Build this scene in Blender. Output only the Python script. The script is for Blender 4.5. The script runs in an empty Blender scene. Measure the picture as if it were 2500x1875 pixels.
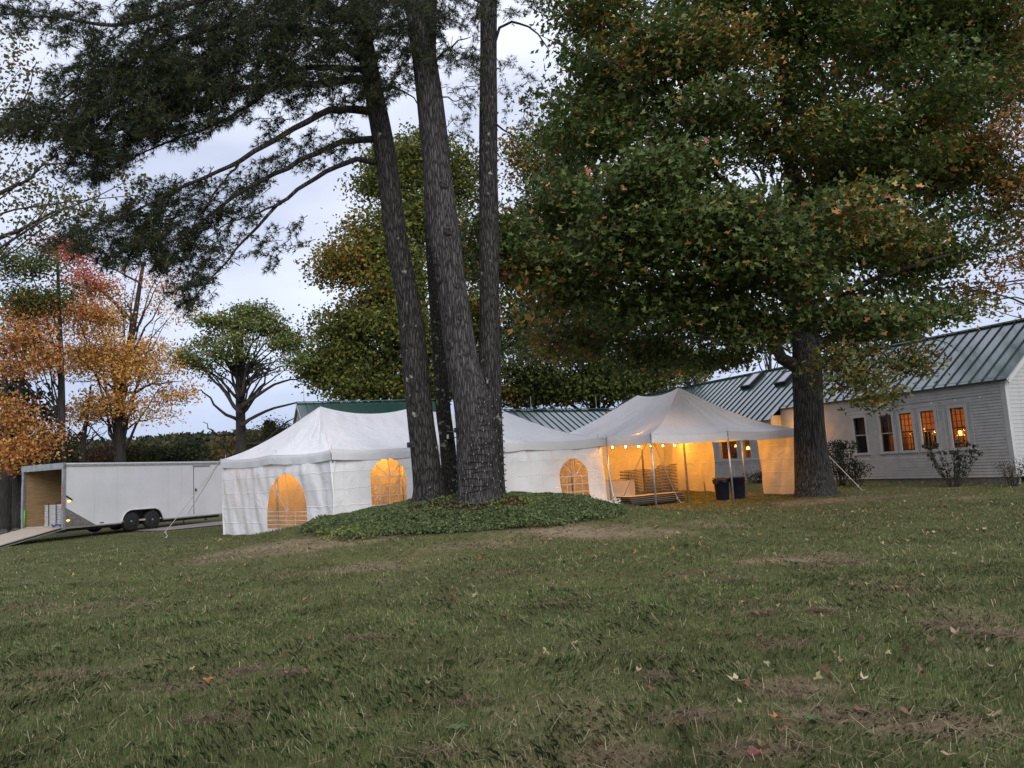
import bpy, math, random
import numpy as np
from mathutils import Matrix, Vector

random.seed(7)
RNG = np.random.default_rng(11)
R = math.radians
SC = bpy.context.scene
COL = SC.collection

# ------------------------------------------------------------------ camera
F_PX, IMG_W, IMG_H = 1850.0, 2500.0, 1875.0
PITCH, ROLL, CAM_H = R(6.3), R(-3.6), 1.6
CAM_M = Matrix.Rotation(math.pi / 2 + PITCH, 4, 'X') @ Matrix.Rotation(ROLL, 4, 'Z')
cam_data = bpy.data.cameras.new('camera')
cam = bpy.data.objects.new('camera', cam_data)
COL.objects.link(cam)
cam.matrix_world = Matrix.Translation((0, 0, CAM_H)) @ CAM_M
cam_data.sensor_width = 36.0
cam_data.lens = F_PX / IMG_W * 36.0
cam_data.clip_start = 0.1
cam_data.clip_end = 6000
SC.camera = cam

# ------------------------------------------------------------------ sky
world = bpy.data.worlds.new('World')
SC.world = world
world.use_nodes = True
wn, wl = world.node_tree.nodes, world.node_tree.links
wn.clear()
w_out = wn.new('ShaderNodeOutputWorld')
w_bg = wn.new('ShaderNodeBackground')
w_sky = wn.new('ShaderNodeTexSky')
w_sky.sky_type = 'NISHITA'
w_sky.sun_disc = False
SUN_EL, SUN_AZ = R(32), R(160)          # dull light from behind the right shoulder
w_sky.sun_elevation = SUN_EL
w_sky.sun_rotation = SUN_AZ
w_sky.air_density = 1.0
w_sky.dust_density = 1.5
w_co = wn.new('ShaderNodeTexCoord')
w_map = wn.new('ShaderNodeMapping')
w_map.inputs['Scale'].default_value = (1.0, 1.0, 2.6)
w_noise = wn.new('ShaderNodeTexNoise')
w_noise.inputs['Scale'].default_value = 2.1
w_noise.inputs['Detail'].default_value = 5.0
w_noise.inputs['Roughness'].default_value = 0.5
w_ramp = wn.new('ShaderNodeValToRGB')      # cloud cover: light grey to slate
w_ramp.color_ramp.elements[0].position = 0.30
w_ramp.color_ramp.elements[0].color = (4.2, 4.6, 6.0, 1)
w_ramp.color_ramp.elements[1].position = 0.68
w_ramp.color_ramp.elements[1].color = (7.9, 8.2, 9.3, 1)
w_mix = wn.new('ShaderNodeMixRGB')
w_mix.inputs['Fac'].default_value = 0.86   # cloud cover over the clear sky
w_bg.inputs['Strength'].default_value = 0.1
wl.new(w_co.outputs['Generated'], w_map.inputs['Vector'])
wl.new(w_map.outputs['Vector'], w_noise.inputs['Vector'])
wl.new(w_noise.outputs['Fac'], w_ramp.inputs['Fac'])
wl.new(w_sky.outputs['Color'], w_mix.inputs['Color1'])
wl.new(w_ramp.outputs['Color'], w_mix.inputs['Color2'])
# the cloud deck thickens and blues towards the horizon all round
w_sep = wn.new('ShaderNodeSeparateXYZ'); wl.new(w_co.outputs['Generated'], w_sep.inputs['Vector'])
w_mr = wn.new('ShaderNodeMapRange'); w_mr.interpolation_type = 'SMOOTHSTEP'
w_mr.inputs['From Min'].default_value = 0.0; w_mr.inputs['From Max'].default_value = .30
w_tint = wn.new('ShaderNodeMixRGB'); w_tint.inputs['Color1'].default_value = (.60, .66, .78, 1); w_tint.inputs['Color2'].default_value = (1, 1, 1, 1)
w_mul = wn.new('ShaderNodeMixRGB'); w_mul.blend_type = 'MULTIPLY'; w_mul.inputs['Fac'].default_value = 1
wl.new(w_sep.outputs['Z'], w_mr.inputs['Value']); wl.new(w_mr.outputs['Result'], w_tint.inputs['Fac'])
wl.new(w_mix.outputs['Color'], w_mul.inputs['Color1']); wl.new(w_tint.outputs['Color'], w_mul.inputs['Color2'])
wl.new(w_mul.outputs['Color'], w_bg.inputs['Color'])
wl.new(w_bg.outputs['Background'], w_out.inputs['Surface'])

sun_data = bpy.data.lights.new('sun', 'SUN')
sun_data.energy = 1.5
sun_data.angle = R(45)
sun_data.color = (1.0, 0.97, 0.93)
sun = bpy.data.objects.new('sun', sun_data)
COL.objects.link(sun)
# light travels from the sun's compass direction (rotation measured from +Y)
sd = Vector((math.sin(SUN_AZ) * math.cos(SUN_EL), math.cos(SUN_AZ) * math.cos(SUN_EL), math.sin(SUN_EL)))
sun.rotation_euler = (-sd).to_track_quat('-Z', 'Y').to_euler()
SC.view_settings.view_transform = 'Standard'
SC.view_settings.look = 'None'
SC.view_settings.exposure = 0.55
SC.view_settings.gamma = 1.0
SC.render.film_transparent = False
SC.cycles.max_bounces = 6
SC.cycles.diffuse_bounces = 3
SC.cycles.glossy_bounces = 2
SC.cycles.transparent_max_bounces = 12
SC.cycles.sample_clamp_indirect = 4.0
SC.cycles.use_denoising = True

# ------------------------------------------------------------------ helpers
CM3 = np.array(CAM_M.to_3x3())
CAM_O = np.array((0.0, 0.0, CAM_H))

def ray(px, py):
    return CM3 @ np.array(((px - IMG_W / 2) / F_PX, (IMG_H / 2 - py) / F_PX, -1.0))

def at(px, py, Y):
    "the point seen at a photo pixel, Y metres ahead"
    d = ray(px, py)
    return Vector(CAM_O + d * (Y / d[1]))

def hit(px, py, p0, n):
    "where the sight line of a pixel meets a plane"
    d = ray(px, py)
    p0 = np.array(p0); n = np.array(n)
    return Vector(CAM_O + d * (np.dot(p0 - CAM_O, n) / np.dot(d, n)))

def pix(p):
    v = CM3.T @ (np.array(p) - CAM_O)
    return (IMG_W / 2 + F_PX * v[0] / -v[2], IMG_H / 2 - F_PX * v[1] / -v[2])

_LAT = np.random.default_rng(5).random((256, 256))
def vnoise(x, y, s=1.0, o=0):
    "smooth value noise in 0..1"
    x = np.asarray(x, float) * s + 37.3 + o * 17.1; y = np.asarray(y, float) * s + 11.7 + o * 9.7
    i = np.floor(x).astype(int); j = np.floor(y).astype(int)
    f = x - i; g = y - j
    f = f * f * (3 - 2 * f); g = g * g * (3 - 2 * g)
    a = _LAT[i & 255, j & 255]; b = _LAT[(i + 1) & 255, j & 255]
    c = _LAT[i & 255, (j + 1) & 255]; d = _LAT[(i + 1) & 255, (j + 1) & 255]
    return (a * (1 - f) + b * f) * (1 - g) + (c * (1 - f) + d * f) * g

def fnoise(x, y, s=1.0, o=0):
    return (vnoise(x, y, s, o) * .55 + vnoise(x, y, s * 2.1, o + 1) * .28 + vnoise(x, y, s * 4.3, o + 2) * .17)

def sstep(a, b, x):
    t = np.clip((np.asarray(x, float) - a) / (b - a), 0, 1)
    return t * t * (3 - 2 * t)

MX, MY = -1.0, 18.7
def terrain(x, y):
    "height of the ground"
    x = np.asarray(x, float); y = np.asarray(y, float)
    rx = np.where(x < MX, 5.6, 4.4)
    z = 0.97 * np.exp(-((x - MX) / rx) ** 2 - ((y - MY) / 3.2) ** 2)
    z = z + 0.05 * (fnoise(x, y, .16) - .5) * sstep(2, 6, np.hypot(x, y)) + 0.02 * (fnoise(x, y, .7, 4) - .5)
    z = z + 0.10 * np.exp(-((x - 10.1) ** 2 + (y - 24.7) ** 2) / 2.2 ** 2)      # swell round the maple
    z = z + 0.30 * sstep(24, 36, y) * sstep(-9, 2, x)
    z = z - 0.9 * sstep(34, 60, y) * (1 - sstep(-12, 8, x))
    z = z + 16 * sstep(90, 420, y) + 26 * sstep(300, 800, y)
    return z

def gz(x, y):
    return float(terrain(x, y))

def ground_at(px, py):
    "where the sight line of a pixel meets the ground"
    d = ray(px, py)
    t = 1.0 * 1.004 ** np.arange(1200)
    P = CAM_O + d * t[:, None]
    k = int(np.argmax(P[:, 2] <= terrain(P[:, 0], P[:, 1])))
    p = P[k]
    return Vector((p[0], p[1], gz(p[0], p[1])))

def tag(o, label=None, cat=None, group=None, kind=None):
    if label: o['label'] = label
    if cat: o['category'] = cat
    if group: o['group'] = group
    if kind: o['kind'] = kind
    return o

def empty(name, loc=(0, 0, 0), rz=0.0, **k):
    o = bpy.data.objects.new(name, None)
    COL.objects.link(o)
    o.location = loc
    o.rotation_euler = (0, 0, rz)
    o.empty_display_size = .2
    if k: tag(o, **k)
    return o

def link(name, me, mat, parent=None, smooth=False):
    if mat is not None and not me.materials:
        me.materials.append(mat)
    if smooth:
        me.polygons.foreach_set('use_smooth', np.ones(len(me.polygons), bool))
    o = bpy.data.objects.new(name, me)
    COL.objects.link(o)
    if parent is not None:
        o.parent = parent
    return o

def np_mesh(name, V, polys, nv, cols=None):
    "polys: (M, nv) index array; cols: (N, 3) colour for each vertex"
    V = np.asarray(V, np.float32); P = np.asarray(polys, np.int32)
    me = bpy.data.meshes.new(name)
    me.vertices.add(len(V)); me.vertices.foreach_set('co', V.ravel())
    me.loops.add(P.size); me.loops.foreach_set('vertex_index', P.ravel())
    me.polygons.add(len(P))
    me.polygons.foreach_set('loop_start', np.arange(0, P.size, nv, dtype=np.int32))
    me.polygons.foreach_set('loop_total', np.full(len(P), nv, np.int32))
    if cols is not None:
        a = me.color_attributes.new('col', 'FLOAT_COLOR', 'POINT')
        c = np.ones((len(V), 4), np.float32); c[:, :3] = cols
        a.data.foreach_set('color', c.ravel())
    me.update(calc_edges=True)
    return me

class MB:
    "collects faces into one mesh"
    def __init__(self):
        self.v = []; self.f = []
    def add(self, vs, fs):
        n = len(self.v)
        self.v += [tuple(map(float, p)) for p in vs]
        self.f += [tuple(i + n for i in f) for f in fs]
        return self
    def box(self, x0, x1, y0, y1, z0, z1):
        return self.add([(x0, y0, z0), (x1, y0, z0), (x1, y1, z0), (x0, y1, z0), (x0, y0, z1), (x1, y0, z1), (x1, y1, z1), (x0, y1, z1)],
                        [(3, 2, 1, 0), (4, 5, 6, 7), (0, 1, 5, 4), (1, 2, 6, 5), (2, 3, 7, 6), (3, 0, 4, 7)])
    def bar(self, p, q, w, h=None, up=(0, 0, 1)):
        "a rectangular bar from p to q"
        h = w if h is None else h
        p = Vector(p); q = Vector(q); d = (q - p).normalized(); up = Vector(up)
        if abs(d.dot(up)) > .98: up = Vector((1, 0, 0))
        s = d.cross(up).normalized() * (w / 2); t = s.cross(d).normalized() * (h / 2)
        vs = [p - s - t, p + s - t, p + s + t, p - s + t, q - s - t, q + s - t, q + s + t, q - s + t]
        return self.add(vs, [(3, 2, 1, 0), (4, 5, 6, 7), (0, 1, 5, 4), (1, 2, 6, 5), (2, 3, 7, 6), (3, 0, 4, 7)])
    def tube(self, pts, rad, n=8, cap=True, jit=0.0):
        "a round tube through points"
        pts = [Vector(p) for p in pts]
        if not hasattr(rad, '__len__'): rad = [rad] * len(pts)
        base = len(self.v)
        ref = Vector((0.13, 0.97, 0.21))
        if abs((pts[-1] - pts[0]).normalized().dot(ref)) > .9: ref = Vector((1, .1, 0))
        for i, p in enumerate(pts):
            d = (pts[min(i + 1, len(pts) - 1)] - pts[max(i - 1, 0)]).normalized()
            a = d.cross(ref).normalized(); b = d.cross(a)
            for k in range(n):
                t = 2 * math.pi * k / n
                r = rad[i] * (1 + (random.uniform(-jit, jit) if jit else 0))
                q = p + a * (math.cos(t) * r) + b * (math.sin(t) * r)
                self.v.append((q.x, q.y, q.z))
        for i in range(len(pts) - 1):
            for k in range(n):
                k2 = (k + 1) % n
                self.f.append((base + i * n + k, base + i * n + k2, base + (i + 1) * n + k2, base + (i + 1) * n + k))
        if cap:
            self.f.append(tuple(base + k for k in reversed(range(n))))
            self.f.append(tuple(base + (len(pts) - 1) * n + k for k in range(n)))
        return self
    def lathe(self, prof, n=16, c=(0, 0, 0), axis='z'):
        base = len(self.v)
        for r, h in prof:
            for k in range(n):
                t = 2 * math.pi * k / n
                if axis == 'z': self.v.append((c[0] + r * math.cos(t), c[1] + r * math.sin(t), c[2] + h))
                else: self.v.append((c[0] + r * math.cos(t), c[1] + h, c[2] + r * math.sin(t)))
        for i in range(len(prof) - 1):
            for k in range(n):
                k2 = (k + 1) % n
                self.f.append((base + i * n + k, base + i * n + k2, base + (i + 1) * n + k2, base + (i + 1) * n + k))
        self.f.append(tuple(base + k for k in reversed(range(n))))
        self.f.append(tuple(base + (len(prof) - 1) * n + k for k in range(n)))
        return self
    def mesh(self, name):
        me = bpy.data.meshes.new(name)
        me.from_pydata(self.v, [], self.f)
        me.update()
        return me
    def build(self, name, mat, parent=None, smooth=False):
        return link(name, self.mesh(name), mat, parent, smooth)

def bevel(o, w=.01, seg=2):
    m = o.modifiers.new('bevel', 'BEVEL'); m.width = w; m.segments = seg; m.limit_method = 'ANGLE'
    return o

# ------------------------------------------------------------------ materials
def new_mat(name):
    m = bpy.data.materials.new(name); m.use_nodes = True
    return m, m.node_tree.nodes, m.node_tree.links, m.node_tree.nodes['Principled BSDF']

def mat(name, c1, c2=None, rough=.6, scale=6.0, detail=5.0, bump=0.0, bscale=None, metal=0.0, stretch=(1, 1, 1),
        spec=.5, translucent=0.0, bump_dist=.02, lo=.35, hi=.65, tcol=None):
    "Principled surface whose colour wanders between c1 and c2"
    m, n, l, p = new_mat(name)
    p.inputs['Roughness'].default_value = rough
    p.inputs['Metallic'].default_value = metal
    p.inputs['Specular IOR Level'].default_value = spec
    p.inputs['Base Color'].default_value = (*c1, 1)
    co = n.new('ShaderNodeTexCoord'); mp = n.new('ShaderNodeMapping')
    mp.inputs['Scale'].default_value = stretch
    l.new(co.outputs['Object'], mp.inputs['Vector'])
    if c2 is not None:
        t = n.new('ShaderNodeTexNoise'); t.inputs['Scale'].default_value = scale; t.inputs['Detail'].default_value = detail
        r = n.new('ShaderNodeValToRGB')
        r.color_ramp.elements[0].position = lo; r.color_ramp.elements[0].color = (*c1, 1)
        r.color_ramp.elements[1].position = hi; r.color_ramp.elements[1].color = (*c2, 1)
        l.new(mp.outputs['Vector'], t.inputs['Vector']); l.new(t.outputs['Fac'], r.inputs['Fac'])
        l.new(r.outputs['Color'], p.inputs['Base Color'])
    if bump:
        t2 = n.new('ShaderNodeTexNoise'); t2.inputs['Scale'].default_value = bscale or scale * 3; t2.inputs['Detail'].default_value = 6
        b = n.new('ShaderNodeBump'); b.inputs['Strength'].default_value = bump; b.inputs['Distance'].default_value = bump_dist
        l.new(mp.outputs['Vector'], t2.inputs['Vector']); l.new(t2.outputs['Fac'], b.inputs['Height'])
        l.new(b.outputs['Normal'], p.inputs['Normal'])
    if translucent:
        tr = n.new('ShaderNodeBsdfTranslucent'); tr.inputs['Color'].default_value = (*(tcol or c1), 1)
        mx = n.new('ShaderNodeMixShader'); mx.inputs['Fac'].default_value = translucent
        o = n['Material Output']
        l.new(p.outputs['BSDF'], mx.inputs[1]); l.new(tr.outputs['BSDF'], mx.inputs[2]); l.new(mx.outputs['Shader'], o.inputs['Surface'])
    return m

def leaf_mat(name, rough=.55, translucent=.3, spec=.35):
    "colour comes from each leaf"
    m, n, l, p = new_mat(name)
    a = n.new('ShaderNodeAttribute'); a.attribute_name = 'col'
    p.inputs['Roughness'].default_value = rough
    p.inputs['Specular IOR Level'].default_value = spec
    l.new(a.outputs['Color'], p.inputs['Base Color'])
    if translucent:
        tr = n.new('ShaderNodeBsdfTranslucent'); l.new(a.outputs['Color'], tr.inputs['Color'])
        mx = n.new('ShaderNodeMixShader'); mx.inputs['Fac'].default_value = translucent
        l.new(p.outputs['BSDF'], mx.inputs[1]); l.new(tr.outputs['BSDF'], mx.inputs[2])
        l.new(mx.outputs['Shader'], n['Material Output'].inputs['Surface'])
    return m

def glow_mat(name, c, s):
    m, n, l, p = new_mat(name)
    p.inputs['Base Color'].default_value = (*c, 1)
    p.inputs['Emission Color'].default_value = (*c, 1); p.inputs['Emission Strength'].default_value = s
    return m

def bark_mat(name, c1, c2, sx=9.0, sz=1.4, bump=1.0, lichen=None, dist=.05):
    "furrowed bark: plates drawn out along the stem, with lichen flecks"
    m, n, l, p = new_mat(name)
    p.inputs['Roughness'].default_value = .9; p.inputs['Specular IOR Level'].default_value = .15
    co = n.new('ShaderNodeTexCoord'); mp = n.new('ShaderNodeMapping'); mp.inputs['Scale'].default_value = (sx, sx, sz)
    l.new(co.outputs['Object'], mp.inputs['Vector'])
    w = n.new('ShaderNodeTexNoise'); w.inputs['Scale'].default_value = .9; w.inputs['Detail'].default_value = 3
    l.new(mp.outputs['Vector'], w.inputs['Vector'])
    ad = n.new('ShaderNodeVectorMath'); ad.operation = 'MULTIPLY_ADD'; ad.inputs[1].default_value = (.9, .9, .9)
    l.new(w.outputs['Color'], ad.inputs[0]); l.new(mp.outputs['Vector'], ad.inputs[2])
    v = n.new('ShaderNodeTexVoronoi'); v.feature = 'DISTANCE_TO_EDGE'; v.inputs['Scale'].default_value = 1.0
    l.new(ad.outputs['Vector'], v.inputs['Vector'])
    r = n.new('ShaderNodeValToRGB')
    r.color_ramp.elements[0].position = 0.0; r.color_ramp.elements[0].color = (*c1, 1)
    r.color_ramp.elements[1].position = .28; r.color_ramp.elements[1].color = (*c2, 1)
    l.new(v.outputs['Distance'], r.inputs['Fac'])
    t = n.new('ShaderNodeTexNoise'); t.inputs['Scale'].default_value = 3.0; t.inputs['Detail'].default_value = 8; t.inputs['Roughness'].default_value = .7
    l.new(mp.outputs['Vector'], t.inputs['Vector'])
    mu = n.new('ShaderNodeMixRGB'); mu.blend_type = 'MULTIPLY'; mu.inputs['Fac'].default_value = .8
    tr = n.new('ShaderNodeValToRGB'); tr.color_ramp.elements[0].position = .3; tr.color_ramp.elements[0].color = (.45, .45, .45, 1)
    tr.color_ramp.elements[1].position = .7; tr.color_ramp.elements[1].color = (1.3, 1.3, 1.3, 1)
    l.new(t.outputs['Fac'], tr.inputs['Fac']); l.new(r.outputs['Color'], mu.inputs['Color1']); l.new(tr.outputs['Color'], mu.inputs['Color2'])
    last = mu.outputs['Color']
    if lichen:
        ln = n.new('ShaderNodeTexNoise'); ln.inputs['Scale'].default_value = lichen[1]; ln.inputs['Detail'].default_value = 6
        l.new(co.outputs['Object'], ln.inputs['Vector'])
        lr = n.new('ShaderNodeValToRGB'); lr.color_ramp.elements[0].position = lichen[2]; lr.color_ramp.elements[0].color = (0, 0, 0, 1)
        lr.color_ramp.elements[1].position = lichen[2] + .05; lr.color_ramp.elements[1].color = (1, 1, 1, 1)
        l.new(ln.outputs['Fac'], lr.inputs['Fac'])
        lm = n.new('ShaderNodeMixRGB'); lm.inputs['Color2'].default_value = (*lichen[0], 1)
        l.new(lr.outputs['Color'], lm.inputs['Fac']); l.new(last, lm.inputs['Color1']); last = lm.outputs['Color']
    l.new(last, p.inputs['Base Color'])
    b = n.new('ShaderNodeBump'); b.inputs['Strength'].default_value = bump; b.inputs['Distance'].default_value = dist
    hs = n.new('ShaderNodeMath'); hs.operation = 'MULTIPLY_ADD'; hs.inputs[1].default_value = .35
    l.new(t.outputs['Fac'], hs.inputs[0]); l.new(v.outputs['Distance'], hs.inputs[2])
    l.new(hs.outputs['Value'], b.inputs['Height']); l.new(b.outputs['Normal'], p.inputs['Normal'])
    return m

M = {}
# ------------------------------------------------------------------ ground
def bed_polygon():
    edge = [(757, 1306), (842, 1318), (985, 1310), (1127, 1303), (1248, 1294), (1330, 1286), (1411, 1277), (1490, 1262), (1526, 1251),
            (1500, 1243), (1449, 1232), (1395, 1222)]
    pts = [ground_at(*e) for e in edge]
    P = [(p.x, p.y) for p in pts]
    P += [(1.9, 20.2), (0.2, 20.4), (-1.5, 20.3), (-3.2, 20.0), (-4.4, 19.2), (-4.9, 18.2), (-5.0, 17.2)]
    return np.array(P)
BED = bed_polygon()

def inside(P, x, y):
    x = np.asarray(x); y = np.asarray(y)
    r = np.zeros(x.shape, bool)
    j = len(P) - 1
    for i in range(len(P)):
        xi, yi = P[i]; xj, yj = P[j]
        r ^= ((yi > y) != (yj > y)) & (x < (xj - xi) * (y - yi) / (yj - yi + 1e-12) + xi)
        j = i
    return r

# bare and dried-out places: (pixel x, pixel y, half width m, half depth m, strength)
DRY = [(850, 1392, 1.5, .55, .85), (700, 1335, 2.6, .8, .75), (560, 1362, 2.0, .6, .45), (1440, 1300, 2.1, .75, 1.0), (1960, 1365, 1.05, .45, .95), (2050, 1375, .6, .3, .7),
       (600, 1640, .35, .2, .7), (700, 1650, .3, .2, .6), (1850, 1500, .35, .2, .8), (2000, 1495, .3, .16, .7), (2330, 1525, .5, .25, .9), (2450, 1550, .5, .22, .9),
       (1900, 1575, .6, .2, .8), (1920, 1685, .5, .25, .9), (2030, 1750, .7, .22, .7), (2300, 1775, .7, .35, .95), (1680, 1755, .5, .2, .85), (1500, 1850, .5, .2, .8), (1850, 1835, .55, .22, .9),
       (1080, 1840, .5, .16, .6), (430, 1680, .8, .25, .35), (250, 1480, 1.4, .45, .4), (80, 1480, 1.0, .35, .5), (2000, 1225, 1.6, 1.0, .95), (2150, 1212, 1.5, .7, .6),
       (1200, 1330, 1.8, .4, .5), (300, 1305, 2.4, .35, .5), (1600, 1660, .3, .2, .8), (1250, 1400, .8, .25, .35), (1700, 1400, .7, .2, .4), (1350, 1480, .5, .15, .35), (150, 1650, .7, .2, .3),
       (520, 1760, .6, .16, .45), (900, 1560, .5, .12, .35), (1150, 1720, .5, .1, .4), (2200, 1440, .5, .15, .5), (1780, 1420, .5, .18, .5)]
DRYW = [(*ground_at(a, b)[:2], c * (.58 if b > 1400 else .9), d * (.85 if b > 1400 else 1), s) for a, b, c, d, s in DRY]

def dryness(x, y):
    w = fnoise(x, y, 1.3, 3) - .5
    w2 = fnoise(x, y, 4.0, 9) - .5
    d = np.zeros(np.shape(x))
    for cx, cy, rx, ry, s in DRYW:
        q = np.sqrt(((x - cx) / rx) ** 2 + ((y - cy) / ry) ** 2) + w * 1.1 + w2 * .6
        d = np.maximum(d, s * (1 - sstep(.35, 1.25, q)))
    base = sstep(.54, .84, fnoise(x, y, .5, 6) * .6 + fnoise(x, y, 1.6, 12) * .4) * .52
    return np.clip(np.maximum(d, base), 0, 1)

def axis(dense0, dense1, step, far):
    a = list(np.arange(dense0, dense1 + 1e-6, step))
    d = step
    while a[-1] < far:
        d *= 1.22; a.append(a[-1] + d)
    d = step
    while a[0] > -far:
        d *= 1.22; a.insert(0, a[0] - d)
    return np.array(a)

gx = axis(-13, 14, .2, 1800); gy = axis(2.5, 33, .2, 2600); gy = gy[gy > -60]
GX, GY = np.meshgrid(gx, gy)
GZ = terrain(GX, GY)
dry = dryness(GX, GY)
inb = inside(BED, GX, GY)
needle = np.exp(-(((GX + 1.1) / 1.7) ** 2 + ((GY - 17.7) / 1.1) ** 2) ** 2)
c_green = np.array((.10, .105, .042)); c_dry = np.array((.25, .195, .13)); c_soil = np.array((.05, .037, .026)); c_need = np.array((.12, .065, .035))
mixn = fnoise(GX, GY, 2.2, 20)[..., None]
gc = c_green * (.75 + .5 * mixn) * (1 - dry[..., None]) + c_dry * (.7 + .6 * mixn) * dry[..., None]
gc = np.where(inb[..., None], c_soil, gc)
gc = gc * (1 - needle[..., None]) + c_need * needle[..., None]
far = sstep(60, 160, GY)[..., None]
gc = gc * (1 - far) + np.array((.07, .075, .033)) * (.7 + .6 * mixn) * far
nx, ny = len(gx), len(gy)
idx = np.arange(nx * ny).reshape(ny, nx)
quads = np.stack([idx[:-1, :-1], idx[:-1, 1:], idx[1:, 1:], idx[1:, :-1]], -1).reshape(-1, 4)
gm, n, l, p = new_mat('ground')
a = n.new('ShaderNodeAttribute'); a.attribute_name = 'col'
t = n.new('ShaderNodeTexNoise'); t.inputs['Scale'].default_value = 9; t.inputs['Detail'].default_value = 9; t.inputs['Roughness'].default_value = .75
co = n.new('ShaderNodeTexCoord'); l.new(co.outputs['Object'], t.inputs['Vector'])
r_ = n.new('ShaderNodeValToRGB'); r_.color_ramp.elements[0].position = .3; r_.color_ramp.elements[0].color = (.45, .45, .42, 1)
r_.color_ramp.elements[1].position = .72; r_.color_ramp.elements[1].color = (1.5, 1.45, 1.35, 1)
l.new(t.outputs['Fac'], r_.inputs['Fac'])
mu = n.new('ShaderNodeMixRGB'); mu.blend_type = 'MULTIPLY'; mu.inputs['Fac'].default_value = 1
l.new(a.outputs['Color'], mu.inputs['Color1']); l.new(r_.outputs['Color'], mu.inputs['Color2']); l.new(mu.outputs['Color'], p.inputs['Base Color'])
p.inputs['Roughness'].default_value = .95; p.inputs['Specular IOR Level'].default_value = .1
b = n.new('ShaderNodeBump'); b.inputs['Strength'].default_value = .8; b.inputs['Distance'].default_value = .03
l.new(t.outputs['Fac'], b.inputs['Height']); l.new(b.outputs['Normal'], p.inputs['Normal'])
ground = link('ground', np_mesh('ground', np.stack([GX, GY, GZ], -1).reshape(-1, 3), quads, 4, gc.reshape(-1, 3)), gm, None, True)
tag(ground, 'rough lawn with dry patches sloping up to a low mound', None, None, 'structure')

# gravel drive showing beside the trailer nose
M['gravel'] = mat('gravel', (.20, .175, .16), (.36, .32, .30), .95, 22, bump=.8, bump_dist=.03)
dv = []
dr_pts = [(-13.8, 30.6), (-12.2, 31.2), (-9.6, 34.5), (-8.6, 39.0), (-11.5, 41.0), (-12.4, 36.5)]
nseg = 12
mbd = MB()
for i in range(nseg):
    for j in range(6):
        q = []
        for (ii, jj) in ((i, j), (i + 1, j), (i + 1, j + 1), (i, j + 1)):
            u_ = ii / nseg; v_ = jj / 6
            cx = -15.0 + 7.5 * u_; cy = 30.5 + 9 * u_
            x = cx + (v_ - .5) * 3.2 * .8; y = cy - (v_ - .5) * 3.2 * .6
            q.append((x, y, gz(x, y) + .03))
        mbd.add(q, [(0, 1, 2, 3)])
drive = mbd.build('driveway', M['gravel'])
tag(drive, kind='structure')
# ------------------------------------------------------------------ buildings
M['roof'] = mat('roof_metal', (.012, .055, .045), (.018, .072, .058), .30, 2.5, bump=.12, bscale=7, spec=.9, bump_dist=.02)
_p = M['roof'].node_tree.nodes['Principled BSDF']; _p.inputs['Coat Weight'].default_value = 1.0; _p.inputs['Coat IOR'].default_value = 2.3; _p.inputs['Coat Roughness'].default_value = .16
M['rib'] = mat('roof_rib', (.006, .02, .018), (.01, .03, .026), .4, 3)
M['paint'] = mat('white_paint', (.35, .35, .34), (.42, .42, .41), .55, 3.0, bump=.15, bscale=30)
M['trim'] = mat('white_trim', (.42, .42, .41), (.48, .48, .47), .5, 2.0)
M['dark'] = mat('dark_metal', (.012, .012, .014), (.02, .02, .022), .5, 5)
M['sash'] = mat('dark_sash', (.03, .022, .018), (.05, .035, .028), .5, 5)
M['room'] = mat('room_wall', (.50, .27, .11), (.60, .34, .15), .8, 3)
M['roomdark'] = mat('room_dark', (.13, .06, .04), (.2, .1, .06), .9, 3)
M['foundation'] = mat('foundation', (.10, .10, .095), (.2, .19, .18), .9, 8, bump=.4)
gl, n, l, p = new_mat('window_glass')
tr = n.new('ShaderNodeBsdfTransparent'); gg = n.new('ShaderNodeBsdfGlossy'); gg.inputs['Roughness'].default_value = .03
fr = n.new('ShaderNodeFresnel'); fr.inputs['IOR'].default_value = 1.18; mx = n.new('ShaderNodeMixShader')
tr.inputs['Color'].default_value = (.9, .9, .88, 1)
l.new(fr.outputs['Fac'], mx.inputs['Fac']); l.new(tr.outputs['BSDF'], mx.inputs[1]); l.new(gg.outputs['BSDF'], mx.inputs[2])
l.new(mx.outputs['Shader'], n['Material Output'].inputs['Surface'])
M['glass'] = gl

def siding(mb, x0, x1, z0, z1, holes, e, y=0.0, t0=.004, t1=.026):
    "lap boards on a wall whose outside looks to -y, left out where a hole is"
    z = z0
    while z < z1 - .01:
        zt = min(z + e, z1)
        cuts = [(x0, x1)]
        for hx0, hx1, hz0, hz1 in holes:
            if hz0 < zt - .01 and hz1 > z + .01:
                nc = []
                for a_, b_ in cuts:
                    if hx1 <= a_ or hx0 >= b_: nc.append((a_, b_)); continue
                    if hx0 > a_: nc.append((a_, hx0))
                    if hx1 < b_: nc.append((hx1, b_))
                cuts = nc
        for a_, b_ in cuts:
            mb.add([(a_, y - t1, z), (b_, y - t1, z), (b_, y, z), (a_, y, z), (a_, y - t0, zt), (b_, y - t0, zt), (b_, y, zt), (a_, y, zt)],
                   [(3, 2, 1, 0), (4, 5, 6, 7), (0, 1, 5, 4), (1, 2, 6, 5), (3, 0, 4, 7)])
        z += e

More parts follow.
